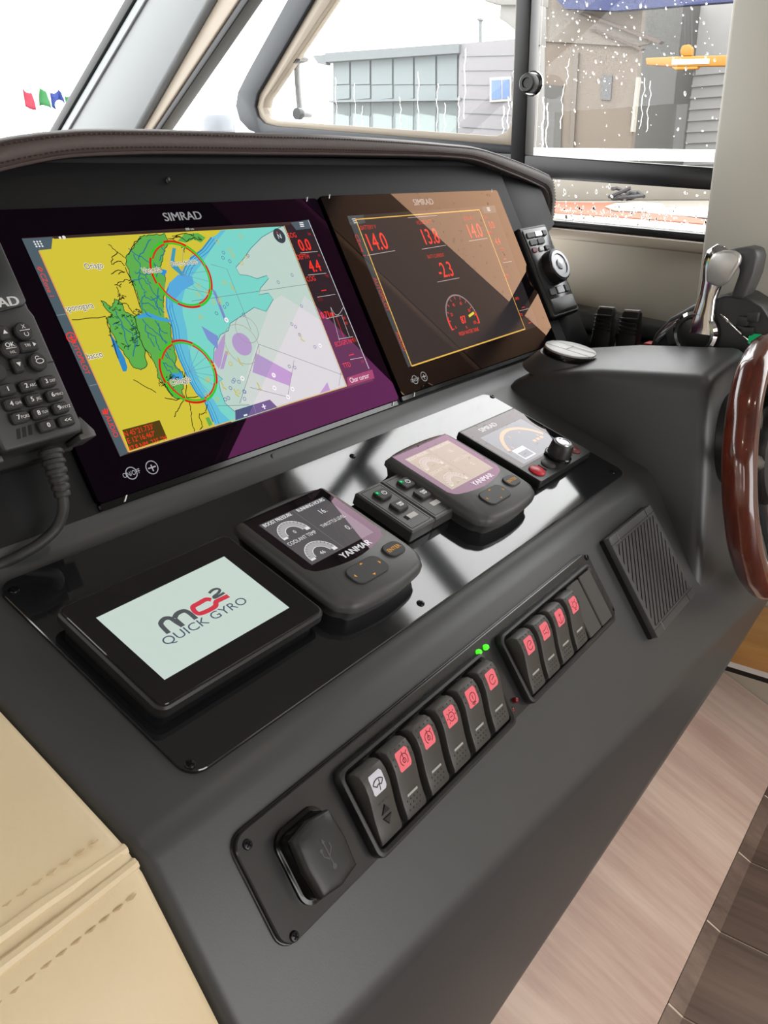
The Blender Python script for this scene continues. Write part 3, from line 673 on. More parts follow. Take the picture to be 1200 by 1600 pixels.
F = [tuple(reversed(f)) for f in F]
vz = make('visor_cover', rel(V), F, M_LEATHBR, hc, smooth=60, label='dark brown stitched leather visor lip')
V = []; F = []
for b in pi_: V += [b + Vector((0, .014, .0)), b + Vector((0, .16, .002))]
for i in range(len(pi_) - 1): F.append((2 * i, 2 * i + 1, 2 * i + 3, 2 * i + 2))
ll = make('visor_lining', rel(V), F, M_FASCIA, hc, smooth=60); sm = ll.modifiers.new('s', 'SOLIDIFY'); sm.thickness = .003; sm.offset = 0
tube('piping', rel([p + Vector((0, .002, .0012)) for p in pi_]), .0016, M_LEATHBR, vz, n=8)
V = []; F = []
def stitch(path_pts, step=.0052, L=.0036, r=.0008, V=V, F=F):
    acc = 0; nxt = 0
    for i in range(len(path_pts) - 1):
        a, b = path_pts[i], path_pts[i + 1]; l = (b - a).length
        while nxt <= acc + l:
            t = (nxt - acc) / l; p = a.lerp(b, t); d = (b - a).normalized()
            v, f = tube_geo([p - d * L / 2 + Vector((0, .0005, 0)), p - Vector((0, .0004, 0)), p + d * L / 2 + Vector((0, .0005, 0))], [r * .6, r, r * .6], 5)
            k = len(V); V += v; F += [tuple(k + q for q in ff) for ff in f]; nxt += step
        acc += l
stitch([r[3] + (r[4] - r[3]) * .35 - Vector((0, .0012, 0)) for r in rows]); stitch([r[5] + (r[6] - r[5]) * .25 - Vector((0, .0010, 0)) for r in rows])
make('stitching', rel(V), F, M_THREADBR, vz, smooth=True, kind='stuff')
for (a, b) in ((262, 282), (830, 322)):
    p = onY(a, b, .028 if a < 500 else .03)
    lathe('lining_screw', [(3.2, 0), (3, 1), (.4, 1.6)], M_SCREW, hc, n=12, mw=Matrix.Translation(p - OFF) @ Matrix.Rotation(math.radians(90), 4, 'X'))
# sloping footrest panel and kick board under the console
M_FOOT = woodmat('pink_grey_laminate', (216, 184, 170), (246, 220, 204), 0.42, scale=(60, 4, 9), bump=0.08)
fr_ = [(-.486, FZ + .0105), (-.25, FZ + .1205), (-.25, FZ + .10), (-.486, FZ - .004)]
ft = tag(yz('footrest_panel', fr_, -1.2, 1.195, M_FOOT), 'pinkish grey wood laminate footrest sloping under the console', 'footrest')
yz('kick_board', [(-.25 + .33, .1), (-.23 + .33, .1), (-.23 + .33, .258), (-.25 + .33, .258)], -1.2 - .33, 1.19 - .33, M_FASCIA, hc)
# oak step against the side
M_OAK = woodmat('oak', (196, 140, 74), (224, 172, 104), 0.35, scale=(30, 4, 30))
os_ = thing('oak_step', 'light oak step on a white base beside the footrest', 'step', Matrix.Translation((1.1, -.6, FZ)))
box('tread', -.10, .085, -.40, .28, .222, .258, M_OAK, os_, b=.004)
box('apron', -.075, .085, -.39, .27, .198, .222, M_WHITE, os_)
box('base', -.02, .085, -.38, .26, .155, .198, M_DARK, os_)  # added dark box that paints the shadow below the apron
# cream leather panel beside the console
def csect(x, h):
    cr = P3.w(x, .175 + .0868 * x, h)
    return [S.w(x, .12, h - .012), S.w(x, .2498, h - .008), P2.w(x, .03, h), P2.w(x, .10, h), P2.w(x, .17, h), P2.w(x, .222, h), P2.w(x, .236, h - .0005), P3.w(x, .004, h - .0025), P3.w(x, .010, h), P3.w(x, .06, h), P3.w(x, .12, h), P3.w(x, .20, h), P3.w(x, .30, h - .003)]
cl = thing('cream_leather_panel', 'cream stitched leather side panel next to the console', 'panel', Matrix.Translation(P3.w(-.3, .1, 0)))
O2 = P3.w(-.3, .1, 0)
rows = []
for (x, h) in ((-.1915, -.02), (-.1918, -.004), (-.1935, .0008), (-.198, .0028), (-.22, .004), (-.34, .006), (-.6, .006), (-.9, .004)): rows.append(csect(x, h))
def grid(rows, j0, j1):
    V = []; F = []; m = j1 - j0
    for r in rows: V += [p - O2 for p in r[j0:j1]]
    for i in range(len(rows) - 1):
        for j in range(m - 1): F.append((i * m + j, (i + 1) * m + j, (i + 1) * m + j + 1, i * m + j + 1))
    return V, F
for nm, j0, j1 in (('upper_panel', 0, 8), ('lower_panel', 7, 13)):
    V, F = grid(rows, j0, j1); o = make(nm, V, F, M_LEATHCR, cl, smooth=50)
V = []; F = []
stitch([P2.w(-.206 - .7 * k / 60, .2235, .0043) - O2 for k in range(61)], .0085, .006, .0007, V, F)
stitch([P3.w(-.206 - .7 * k / 60, .0165, .0048) - O2 for k in range(61)], .0085, .006, .0007, V, F)
make('seam_stitches', V, F, M_THREADCR, cl, smooth=True, kind='stuff')
tube('seam_welt', [P3.w(-.1935 - .7 * k / 40, .0040, -.0012 + .0035 * min(1, k / 3)) - O2 for k in range(41)], .0036, M_LEATHCR, cl, n=8)
tube('seam_welt', [P2.w(-.1935 - .7 * k / 40, .2350, -.0010 + .0035 * min(1, k / 3)) - O2 for k in range(41)], .0036, M_LEATHCR, cl, n=8)
# ================================================================== CHARTPLOTTERS
GLASS_L = ('violet_coat', (.78, .15, .58), .65)
GLASS_R = ('amber_coat', (1.0, .58, .36), 1.1)
def plotter(label, u0, v0, gm_):
    t = thing('chartplotter', label, 'chartplotter', S.mat(u0, v0), 'pair of plotters in the helm fascia')
    rbox('housing', 414, 252, 5, [(-10.3, 2.5), (-9, .5), (-4, 0), (-2.6, 0), (-1.9, .5)], mat('plotter_black', (8, 8, 13), .6, spec=0.0), t)
    rbox('bottom_rail', 412, 7, 2.5, [(-10.3, 0), (-5, 0), (-3.6, 1)], M_GLOSSBLK, t, cy=-128.5)
    rbox('front_glass', 413, 251, 4.5, [(-1.9, 0), (-.9, 0), (-.6, .3)], emat((8, 8, 13), 1, False, gm_), t)
    for x, y in ((-181, -128), (196, -127), (190, 124.5), (-190, 124.5)):
        prism('clip_mark', [(x - 3, y - 2.6), (x - 1.6, y - 2.6), (x + 3, y + 2.6), (x + 1.6, y + 2.6)], -3.5, -.5 if y > 0 else -2.4, mat('clip_white', (230, 230, 230), .4), t)
    return t
UL, VL = .1727, .100
UR, VR = .1727 + .4208, .0976
pL = plotter('left chartplotter showing a yellow and green coastal chart', UL, VL, GLASS_L)
pR = plotter('right chartplotter showing red engine figures and an orange border', UR, VR, GLASS_R)
def Ac(pts): return [(30 + a / 3.871, 340 + b / 3.871) for a, b in pts]
def Bc(pts): return [(330 + a / 4.0, 330 + b / 4.0) for a, b in pts]
def Cc(pts): return [(480 + a / 2.727, 260 + b / 2.727) for a, b in pts]
k = Ink(-.0006, 2.5e-6, 1.0, True, S, (UL, VL), 0, GLASS_L)
YEL, GRN, TEAL, PALE, WHT = (218, 202, 62), (98, 180, 82), (128, 220, 208), (196, 218, 208), (214, 222, 218)
BLU, LBL, LIL, BLK, RED, ORG = (52, 142, 205), (104, 196, 222), (186, 160, 208), (22, 24, 22), (255, 58, 40), (240, 190, 90)
TLm, TRm, BRm, BLm = (34.7, 371.7), (474.7, 345), (584, 594.7), (187.7, 713)
k.ppoly([TLm, TRm, BRm, BLm], (70, 52, 46))
mapq = Ac([(118, 128)]) + Bc([(455, 92), (846, 1092)]) + Ac([(662, 1418), (118, 196)])
k.ppoly(mapq, YEL)
# sea
coast = Ac([(1165, 118), (1110, 190), (1040, 245), (1005, 300), (985, 350), (915, 395), (893, 450), (893, 540), (910, 600), (928, 660), (940, 760), (970, 850), (1000, 915), (1030, 985), (1075, 1060), (1120, 1105), (1150, 1170), (1175, 1235)])
top = Bc([(60, 118), (455, 92)])
k.ppoly(Ac([(1200, 100)]) + top + Bc([(846, 1092), (35, 1338)]) + Ac([(1190, 1265)]) + coast[::-1], LBL)
k.ppoly(Bc([(95, 115), (455, 92), (846, 1092), (130, 1318), (60, 1250), (20, 1180), (-60, 1080), (-110, 960), (-140, 850), (-150, 740), (-175, 640), (-180, 560), (-160, 480), (-130, 420), (-60, 330), (0, 240), (50, 170)]), TEAL)
for a in (0, 16, 34): k.pline([(x + a * .28, y + a * .1) for x, y in coast], .0016 if a == 0 else .0007, BLU)
k.ppoly(Ac([(905, 400), (960, 345), (1000, 340), (1050, 360), (1060, 400), (990, 440), (940, 500), (915, 560), (905, 500)]), (92, 176, 228))
k.ppoly(Ac([(930, 180), (950, 185), (940, 260), (1000, 345), (985, 352), (925, 300), (915, 270)]), (70, 158, 190))
k.ppoly(Bc([(440, 95), (390, 120), (320, 160), (250, 230), (200, 300), (155, 350), (180, 395), (230, 400), (290, 420), (350, 400), (360, 420), (310, 480), (300, 520), (360, 510), (390, 550), (345, 625), (270, 600), (120, 700), (110, 745), (60, 770), (20, 860), (15, 950), (30, 1010), (75, 1050), (50, 1062), (60, 1120), (90, 1200), (150, 1252), (152, 1308), (846, 1092), (455, 95)]), PALE)
k.pline(Bc([(440, 95), (390, 120), (320, 160), (250, 230), (200, 300), (155, 350), (180, 395), (230, 400), (290, 420), (350, 400), (360, 420), (310, 480), (300, 520), (360, 510), (390, 550), (345, 625), (270, 600), (120, 700), (110, 745), (60, 770), (20, 860), (15, 950), (30, 1010), (75, 1050), (50, 1062), (60, 1120), (90, 1200), (150, 1252)]), .0006, (60, 120, 130))
k.ppoly(Bc([(385, 562), (440, 525), (500, 560), (700, 690), (720, 740), (846, 1085), (690, 1135), (400, 1220), (190, 1200), (240, 960), (330, 700)]), WHT)
k.ppoly(Bc([(280, 885), (510, 1010), (490, 1090), (260, 1005)]), LIL); k.ppoly(Bc([(70, 785), (92, 760), (84, 850), (62, 960), (50, 985), (20, 940), (22, 880)]), LIL); k.ppoly(Bc([(90, 870), (108, 880), (80, 985), (58, 985)]), LIL)
c = k.px(Bc([(195, 830)])[0]); k.disc(c, .012, LIL); k.arc(c, .021, 0, 360, .0006, (170, 170, 150))
k.arc(k.px(Bc([(225, 740)])[0]), .014, 0, 360, .0005, (170, 150, 160))
k.ppoly(Bc([(5, 480), (30, 500), (104, 690), (88, 695)]), (130, 150, 214)); k.ppoly(Bc([(-60, 715), (45, 780), (42, 862), (-20, 800)]), (128, 152, 214)); k.ppoly(Bc([(728, 1068), (746, 1118), (680, 1138)]), LIL)
for q in ([(300, 830), (870, 1040)], [(300, 830), (180, 1200)], [(520, 930), (480, 1160)], [(245, 1100), (480, 1160)], [(820, 960), (800, 1090)], [(-120, 560), (600, 455)], [(0, 330), (100, 360), (250, 740)], [(40, 1215), (240, 1210)], [(-150, 480), (30, 520), (90, 680)]):
    k.pline(Bc(q), .0005, (120, 130, 140))
# green lagoon
gre = Ac([(735, 112), (800, 104), (880, 98), (905, 150), (880, 200), (868, 250), (850, 300), (885, 335), (885, 420), (875, 500), (885, 590), (915, 650), (930, 760), (955, 850), (940, 900), (990, 935), (1000, 985), (985, 1060), (1010, 1095), (930, 1085), (890, 1030), (845, 965), (832, 900), (795, 830), (760, 790), (775, 900), (740, 920), (690, 905), (660, 850), (605, 780), (562, 690), (530, 605), (565, 590), (515, 535), (498, 500), (560, 540), (582, 490), (622, 512), (640, 560), (700, 595), (742, 580), (725, 480), (690, 400), (655, 300), (642, 240), (700, 165)])
rj = random.Random(3); gj = []
for i_, p_ in enumerate(gre):                                   # ragged marsh outline
    q_ = gre[(i_ + 1) % len(gre)]
    for j_ in range(5): gj.append((p_[0] + (q_[0] - p_[0]) * j_ / 5 + rj.uniform(-1.4, 1.4), p_[1] + (q_[1] - p_[1]) * j_ / 5 + rj.uniform(-1.4, 1.4)))
k.ppoly(gj, GRN); k.pline(gj, .0007, (30, 70, 40), True)
k.ppoly(Ac([(1000, 98), (1085, 92), (1130, 120), (1100, 150), (1060, 130), (1010, 150), (960, 140)]), GRN); k.ppoly(Ac([(1128, 1210), (1150, 1205), (1172, 1250), (1150, 1262)]), GRN)
k.ppoly(Ac([(548, 690), (580, 740), (612, 800), (640, 850), (656, 905), (650, 928), (630, 930), (598, 850), (570, 780)]), BLU)
k.ppoly(Ac([(715, 590), (780, 570), (850, 600), (930, 620), (925, 634), (850, 622), (780, 600), (720, 612)]), (70, 165, 220)); k.ppoly(Ac([(870, 310), (900, 320), (880, 350), (855, 340)]), (50, 150, 215)); k.ppoly(Ac([(925, 940), (985, 935), (1000, 990), (960, 1000), (930, 985)]), (70, 165, 220))
k.ppoly(Ac([(905, 190), (920, 190), (912, 300), (890, 440), (888, 580), (900, 600), (880, 605), (876, 560), (882, 430), (896, 300)]), (226, 196, 80))
rnd = random.Random(5)
nets = [[(660, 180), (720, 230), (790, 270), (850, 310)], [(700, 330), (760, 340), (800, 330), (850, 330)], [(690, 380), (740, 370), (790, 400), (830, 470), (870, 500)], [(720, 250), (760, 190), (800, 130)], [(770, 440), (740, 500), (760, 570), (800, 600)], [(800, 470), (840, 540), (880, 570)], [(740, 610), (790, 660), (840, 700), (900, 760)], [(830, 620), (860, 680), (900, 700)], [(760, 640), (780, 720), (820, 780)], [(870, 870), (900, 920), (940, 960), (970, 980)], [(900, 990), (940, 950)], [(880, 800), (920, 860), (980, 940)], [(560, 640), (620, 650), (680, 700), (700, 780)], [(850, 150), (880, 200), (850, 260)], [(830, 560), (790, 520), (740, 520)], [(780, 300), (770, 360), (800, 400)], [(690, 220), (740, 300), (720, 380), (760, 440)], [(820, 200), (800, 260), (840, 320), (830, 400)], [(760, 480), (810, 500), (850, 470)], [(850, 420), (830, 520), (860, 590)], [(840, 640), (870, 740), (920, 800)], [(770, 690), (820, 720), (850, 800), (900, 850)], [(580, 560), (610, 620), (640, 700), (660, 800)], [(640, 600), (700, 660), (720, 740), (690, 840)], [(850, 880), (890, 880), (930, 920)]]
for q in nets:
    z = []
    for i in range(len(q) - 1):
        for j in range(4): z.append((q[i][0] + (q[i + 1][0] - q[i][0]) * j / 4 + rnd.uniform(-7, 7), q[i][1] + (q[i + 1][1] - q[i][1]) * j / 4 + rnd.uniform(-7, 7)))
    z.append(q[-1]); k.pline(Ac(z), .0010, (44, 120, 150))
sq = [[(545, 160), (600, 215), (640, 240)], [(600, 210), (565, 240), (560, 280), (610, 260), (640, 290)], [(560, 345), (600, 315), (640, 325), (600, 340)], [(580, 410), (640, 375), (680, 380)], [(590, 420), (610, 470), (600, 520), (650, 520), (690, 580), (730, 590)], [(640, 300), (690, 400), (735, 540)], [(660, 220), (700, 150), (740, 120)], [(900, 130), (960, 110), (1010, 140), (1060, 120), (1110, 140)], [(930, 110), (1000, 95), (1050, 105)], [(980, 180), (1010, 160), (1000, 210)], [(885, 1088), (950, 1100), (1085, 1080)], [(1000, 1100), (960, 1160), (938, 1205)], [(1030, 1110), (1045, 1200), (1060, 1300)], [(1005, 930), (1015, 1090)], [(1140, 1130), (1130, 1180), (1090, 1190), (1110, 1260), (1095, 1285)], [(840, 970), (870, 1010), (900, 1030), (930, 1080)], [(700, 600), (720, 680), (745, 760), (800, 850)], [(690, 975), (830, 1058)], [(520, 600), (320, 617)], [(530, 600), (545, 680), (600, 850)]]
for q in sq:
    z = []
    for i in range(len(q) - 1):
        for j in range(5): z.append((q[i][0] + (q[i + 1][0] - q[i][0]) * j / 5 + rnd.uniform(-5, 5), q[i][1] + (q[i + 1][1] - q[i][1]) * j / 5 + rnd.uniform(-5, 5)))
    z.append(q[-1]); k.pline(Ac(z), .0008, (70, 66, 30) if q[0] in ((690, 975), (520, 600)) else BLK)
for i in range(46):
    x, y = rnd.uniform(540, 740), rnd.uniform(540, 800); k.pline(Ac([(x + rnd.uniform(-16, 16), y + rnd.uniform(-12, 12)) for _ in range(4)]), .0007, (24, 60, 30))
for i in range(26):
    x, y = rnd.choice([(rnd.uniform(580, 700), rnd.uniform(390, 520)), (rnd.uniform(850, 960), rnd.uniform(960, 1060)), (rnd.uniform(930, 1140), rnd.uniform(85, 150))]); k.pline(Ac([(x + rnd.uniform(-18, 18), y + rnd.uniform(-14, 14)) for _ in range(5)]), .0007, BLK)
# fan lines and range circles
for (cx, cy, ex, ey) in ((985, 342, 1160, 342), (1027, 930, 1195, 930)):
    c = k.px(Ac([(cx, cy)])[0]); e = k.px(Ac([(ex, ey)])[0]); l_ = k.px(Ac([(2 * cx - ex + 5, cy)])[0]); r = (math.hypot(e[0] - c[0], e[1] - c[1]) + math.hypot(l_[0] - c[0], l_[1] - c[1])) / 2
    for a in range(-60, 80, 20): k.line([(c[0], c[1]), (c[0] + r * .9 * math.cos(math.radians(a)), c[1] + r * .9 * math.sin(math.radians(a)))], .0004, (110, 150, 190))
    for i in range(8):
        k.arc(c, r, i * 45 + 10, i * 45 + 56, .0022, (214, 40, 24) if i % 2 else (60, 205, 40), 8); k.arc(c, r - .0022, i * 45 + 10, i * 45 + 56, .0018, (60, 205, 40) if i % 2 else (214, 60, 30), 8)
for (x, y) in ((640, 270), (70, 310)): pass
for i in range(22):
    x, y = rnd.choice([(rnd.uniform(-90, 90), rnd.uniform(350, 760)), (rnd.uniform(-80, 200), rnd.uniform(850, 1180)), (rnd.uniform(20, 260), rnd.uniform(150, 500))]); p = k.px(Bc([(x, y)])[0])
    k.arc(p, .0022, 0, 360, .0007, (214, 190, 40), 6)
for i in range(26):
    x, y = rnd.choice([(rnd.uniform(0, 230), rnd.uniform(180, 680)), (rnd.uniform(80, 230), rnd.uniform(1050, 1180)), (rnd.uniform(380, 700), rnd.uniform(350, 1100))]); p = k.px(Bc([(x, y)])[0])
    k.arc(p, .0018, 0, 360, .0006, (84, 110, 170), 6)
for (x, y) in ((565, 790), (180, 940), (75, 1090), (155, 1135), (300, 1095), (130, 470)): k.pline(Bc([(x - 15, y - 25), (x, y), (x - 4, y + 8), (x + 20, y + 25)]), .0012, (206, 190, 60))
for (x, y) in ((195, 1045), (480, 1162), (395, 1105), (508, 1112), (680, 840), (390, 1025), (95, 680)): k.disc(k.px(Bc([(x, y)])[0]), .0026, (248, 248, 246)); k.pline(Bc([(x - 5, y - 3), (x + 5, y + 3)]), .0006, (70, 70, 90))
def label(s, x, y, cap=.0054, f=Ac):
    p = f([(x, y)])[0]
    for dx, dy in ((-.0006, 0), (.0006, 0), (0, .0006), (0, -.0006)):
        q = k.px(p); k.text(s, q[0] + dx, q[1] + dy, cap, (250, 246, 220), xs=.85)
    k.ptext(s, *p, cap, (70, 66, 50), xs=.85)
label('Oriago', 450, 290); label('mponogara', 355, 540); label('bacco', 455, 832); label('Venezia', 800, 316, .0056); label('Porto del Lido', 1000, 272, .0044); label('Chioggia', 975, 985, .0054)
# chrome of the app
GR_ = (82, 98, 106)
k.ppoly([TLm] + Ac([(202, 124)]) + Ac([(662, 1418)]) + [BLm], GR_) if False else k.ppoly(Ac([(15, 128), (120, 195), (665, 1420), (612, 1446)]), GR_)
k.ppoly(Ac([(15, 128), (202, 118), (194, 190), (60, 205)]), GR_)
for i in range(3):
    for j in range(3):
        k.disc(k.px(Ac([(90 + j * 18 + i * 7, 147 + i * 14 - j * 1)])[0]), .0008, (240, 240, 240))
for q in ([(225, 592), (295, 582)], [(425, 1018), (470, 1008)]): k.pline(Ac(q), .0006, (130, 146, 150))
k.pline(Ac([(118, 200), (660, 1418)]), .0012, (230, 160, 90))
rotl = -90
def side(s, x, y, cap): k.ptext(s, *Ac([(x, y)])[0], cap, RED, rot=-90, xs=.95)
side('CZone 1', 168, 408, .0044); side('AUTOPILOT', 368, 838, .0044); side('AUDIO', 560, 1262, .0046)
k.arc(k.px(Ac([(315, 725)])[0]), .0042, 0, 360, .0009, RED); k.pline(Ac([(298, 727), (334, 722)]), .0008, RED); k.pline(Ac([(312, 708), (318, 743)]), .0008, RED)
for i in range(4): k.pline(Ac([(508 + i * 8, 1190), (508 + i * 8 + (i % 2) * 4 - 4, 1165 - (i % 2) * 10)]), .0011, RED)
k.pline(Ac([(110, 310), (135, 325), (140, 312), (118, 300)]), .001, RED, True)
k.ppoly(Ac([(622, 1285), (848, 1225), (895, 1335), (668, 1410)]), (84, 66, 24))
for s_, x, y in (('N 45°21.733\'', 722, 1286), ('E 12°16.467\'', 738, 1328), ('47.8 NM, 235 °M', 778, 1366)): k.ptext(s_, *Ac([(x, y)])[0], .0047, RED, xs=.86)
k.pline(Ac([(208, 122)]) + Bc([(470, 88)]), .0022, (58, 48, 44)); k.ptext('000 nm', *Ac([(1030, 69)])[0], .0024, (226, 226, 226)); k.disc(k.px(Ac([(270, 120)])[0]), .0016, (235, 235, 235)); k.disc(k.px(Ac([(246, 122)])[0]), .0012, (235, 235, 235))
k.ppoly(Bc([(455, 92), (605, 55), (1018, 1045), (846, 1094)]), (48, 40, 42))
k.ppoly(Bc([(495, 72), (605, 54), (630, 108), (530, 118)]), GR_)
for i in range(3): k.pline(Bc([(550 + i * 3, 74 + i * 11), (574 + i * 3, 72 + i * 11)]), .0013, (235, 235, 235))
def dat(s, x, y, cap, col=RED, xs=.8, **kw): k.ptext(s, *Bc([(x, y)])[0], cap, col, xs=xs, **kw)
dat('SOG', 505, 150, .0058); dat('kn', 612, 140, .004, (190, 40, 30)); dat('0.0', 582, 210, .0135, bold=.0004); dat('DEPTH', 572, 284, .0058); dat('m', 672, 274, .004, (190, 40, 30)); dat('4.4', 644, 342, .0135, bold=.0004); dat('COG', 622, 422, .0058); dat('°M', 722, 406, .004, (190, 40, 30)); dat('---', 700, 488, .008, bold=.0003); dat('XTE', 680, 552, .004, (150, 30, 24)); dat('0.71m', 724, 645, .0075, bold=.0003); dat('ECDGPS NM/1', 838, 818, .0052); dat('---', 872, 890, .008, bold=.0003); dat('TTD', 846, 962, .0058); dat('hr', 945, 938, .004, (200, 50, 40))
for q in ([(555, 262), (664, 252)], [(604, 400), (718, 388)], [(662, 538), (775, 520)], [(718, 672), (820, 650)], [(868, 928), (945, 914)], [(795, 800), (885, 785)], [(745, 600), (800, 808)], [(815, 655), (865, 790)]): k.pline(Bc(q), .0006, (200, 196, 196))
k.pline(Bc([(780, 660), (828, 790)]), .0005, RED)
zz = [(745 + 80 * i / 12, 600 + 50 * math.sin(i / 12 * math.pi)) for i in range(13)]; k.pline(Bc(zz), .0005, (210, 210, 210))
for q in ((830, 668), (843, 700)): dat('00', *q, .0036)
k.ppoly(Bc([(848, 1040), (1005, 990), (1020, 1045), (852, 1096)]), (150, 66, 88)); dat('Clear cursor', 925, 1042, .0058, (250, 244, 244))
k.pline(Bc([(605, 55), (985, 985)]), .0010, (214, 220, 224))
k.pline(Bc([(455, 92), (846, 1094)]), .0012, (226, 176, 120)); k.pline(Ac([(662, 1418)]) + Bc([(846, 1094)]), .0010, (226, 190, 110))
k.ppoly(Bc([(148, 1245), (365, 1178), (412, 1225), (150, 1308)]), (84, 92, 132)); k.ptext('-', *Bc([(208, 1262)])[0], .012, (245, 245, 248), bold=.0003); k.ptext('+', *Bc([(328, 1222)])[0], .0075, (245, 245, 248), bold=.0003); k.pline(Bc([(262, 1212), (278, 1258)]), .0005, (140, 146, 180))
k.disc(k.px(Bc([(425, 155)])[0]), .0085, (58, 70, 74)); k.ptext('N', *Bc([(425, 157)])[0], .0055, (235, 235, 235)); k.disc(k.px(Bc([(410, 134)])[0]), .0010, RED)
k.build('screen_picture', pL, 'lit coastal chart with data bar')
def bezel_print(t, org, pts_simrad, icons, gl):
    q = Ink(-.0006, 3e-6, .55, True, S, org, 0, gl)
    q.ptext('SIMRAD', *pts_simrad, .0085, (200, 200, 202), xs=1.12, bold=.0003)
    (ax, ay), (bx, by) = icons
    c = q.px((ax, ay)); q.arc(c, .0052, 0, 360, .0008, (225, 225, 228)); q.text('ON/OFF', c[0], c[1], .0042, (235, 235, 238), xs=.8)
    c = q.px((bx, by)); q.arc(c, .0058, 0, 360, .0008, (225, 225, 228)); q.line([(c[0] - .004, c[1]), (c[0] + .004, c[1])], .0012, (225, 225, 228)); q.line([(c[0], c[1] - .0035), (c[0], c[1] + .0025)], .0012, (225, 225, 228))
    q.build('bezel_marks', t)
bezel_print(pL, (UL, VL), (286, 337), ((206, 739), (238, 730)), GLASS_L)
bezel_print(pR, (UR, VR), (662, 315), ((649, 593), (663, 588)), GLASS_R)
# right plotter picture
k = Ink(-.0006, 2.5e-6, 1.0, True, S, (UR, VR), 0, GLASS_R)
RD2 = (255, 70, 60)
k.ppoly([(543, 337), (773.4, 320.5), (841, 509.4), (638.4, 573.5)], (52, 48, 50))
k.ppoly(Cc([(172, 210), (205, 208), (445, 850), (432, 855)]), (66, 74, 78)); k.ppoly(Cc([(172, 210), (240, 205), (250, 240), (185, 250)]), (76, 84, 88)); k.ppoly(Cc([(745, 172), (800, 165), (985, 680), (930, 695)]), (44, 40, 42)); k.ppoly(Cc([(745, 172), (800, 165), (808, 195), (755, 200)]), (76, 84, 88))
for i in range(3):
    k.pline(Cc([(192 + i * 4, 224 + i * 8), (208 + i * 4, 222 + i * 8)]), .0012, (220, 220, 220)); k.pline(Cc([(766 + i * 2, 176 + i * 6), (778 + i * 2, 175 + i * 6)]), .0012, (220, 220, 220))
k.pline(Cc([(208, 225), (735, 184)]), .0014, ORG); k.pline(Cc([(208, 225), (447, 850)]), .0016, ORG); k.pline(Cc([(735, 184), (930, 692)]), .0014, ORG); k.pline(Cc([(447, 850), (930, 692)]), .0018, ORG)
def d2(s, x, y, cap, col=RD2, xs=.78, **kw): k.ptext(s, *Cc([(x, y)])[0], cap, col, xs=xs, **kw)
d2('14.0', 300, 318, .022, bold=.0003); d2('13.8', 527, 296, .0215, bold=.0003); d2('14.0', 716, 272, .021, bold=.0003); d2('-2.3', 588, 438, .021, bold=.0003)
d2('BATTERY V', 262, 258, .0055, (220, 56, 48)); d2('HOUSE BATT', 500, 236, .0055, (220, 56, 48)); d2('ENGINE V', 690, 220, .0055, (220, 56, 48)); d2('BATT CURRENT', 550, 380, .005, (220, 56, 48))
for q in ([(258, 378), (375, 358)], [(490, 352), (592, 335)], [(690, 318), (770, 305)], [(556, 492), (650, 474)], [(430, 218), (555, 208)]): k.pline(Cc(q), .0007, (200, 186, 190))
d2('0.0', 786, 248, .011); d2('4.4', 812, 318, .011); d2('---', 842, 390, .008, bold=.0003); d2('0.71', 852, 468, .006); d2('SOG', 760, 215, .004); d2('DEPTH', 780, 282, .004); d2('NM/1', 895, 562, .0045); d2('---', 920, 596, .008, bold=.0003); d2('TTD', 912, 632, .0045); d2('---', 948, 662, .008, bold=.0003); d2('COG', 830, 352, .004)
for q in ([(835, 410), (872, 404)], [(905, 615), (945, 605)]): k.pline(Cc(q), .0006, (200, 190, 190))
for s_, x, y in (('CZone 1', 228, 335), ('AUTOPILOT', 318, 545), ('AUDIO', 400, 745)): k.ptext(s_, *Cc([(x, y)])[0], .0062, (220, 62, 44), rot=-90, xs=.9)
c = k.px(Cc([(668, 655)])[0]); e = k.px(Cc([(590, 700)])[0]); R_ = .036
k.arc(c, R_, -15, 195, .0022, (150, 134, 138), 40)
for i in range(11):
    a = math.radians(195 - 21 * i); k.line([(c[0] + (R_ - .006) * math.cos(a), c[1] + (R_ - .006) * math.sin(a)), (c[0] + (R_ - .002) * math.cos(a), c[1] + (R_ - .002) * math.sin(a))], .0012, (230, 80, 66))
for i, s_ in enumerate(('0', '20', '40', '60', '80', '100')):
    a = math.radians(195 - 42 * i); k.text(s_, c[0] + (R_ - .011) * math.cos(a), c[1] + (R_ - .011) * math.sin(a), .0045, RD2, xs=.85)
k.arc(c, R_ - .001, 165, 195, .0030, (255, 50, 40), 8); k.arc(c, R_ - .001, -15, 12, .0030, (255, 50, 40), 8)
a = math.radians(195 - 210 * .87); k.line([(c[0] + .016 * math.cos(a), c[1] + .016 * math.sin(a)), (c[0] + .032 * math.cos(a), c[1] + .032 * math.sin(a))], .0035, (236, 220, 70))
k.text('87', c[0], c[1] + .001, .0105, RD2, xs=.85, bold=.0004); k.text('%', c[0], c[1] - .010, .004, RD2); k.text('FRESH WATER TANK', c[0] + .002, c[1] - .0165, .0052, RD2, xs=.72)
k.build('screen_picture', pR, 'dark data page with red figures')

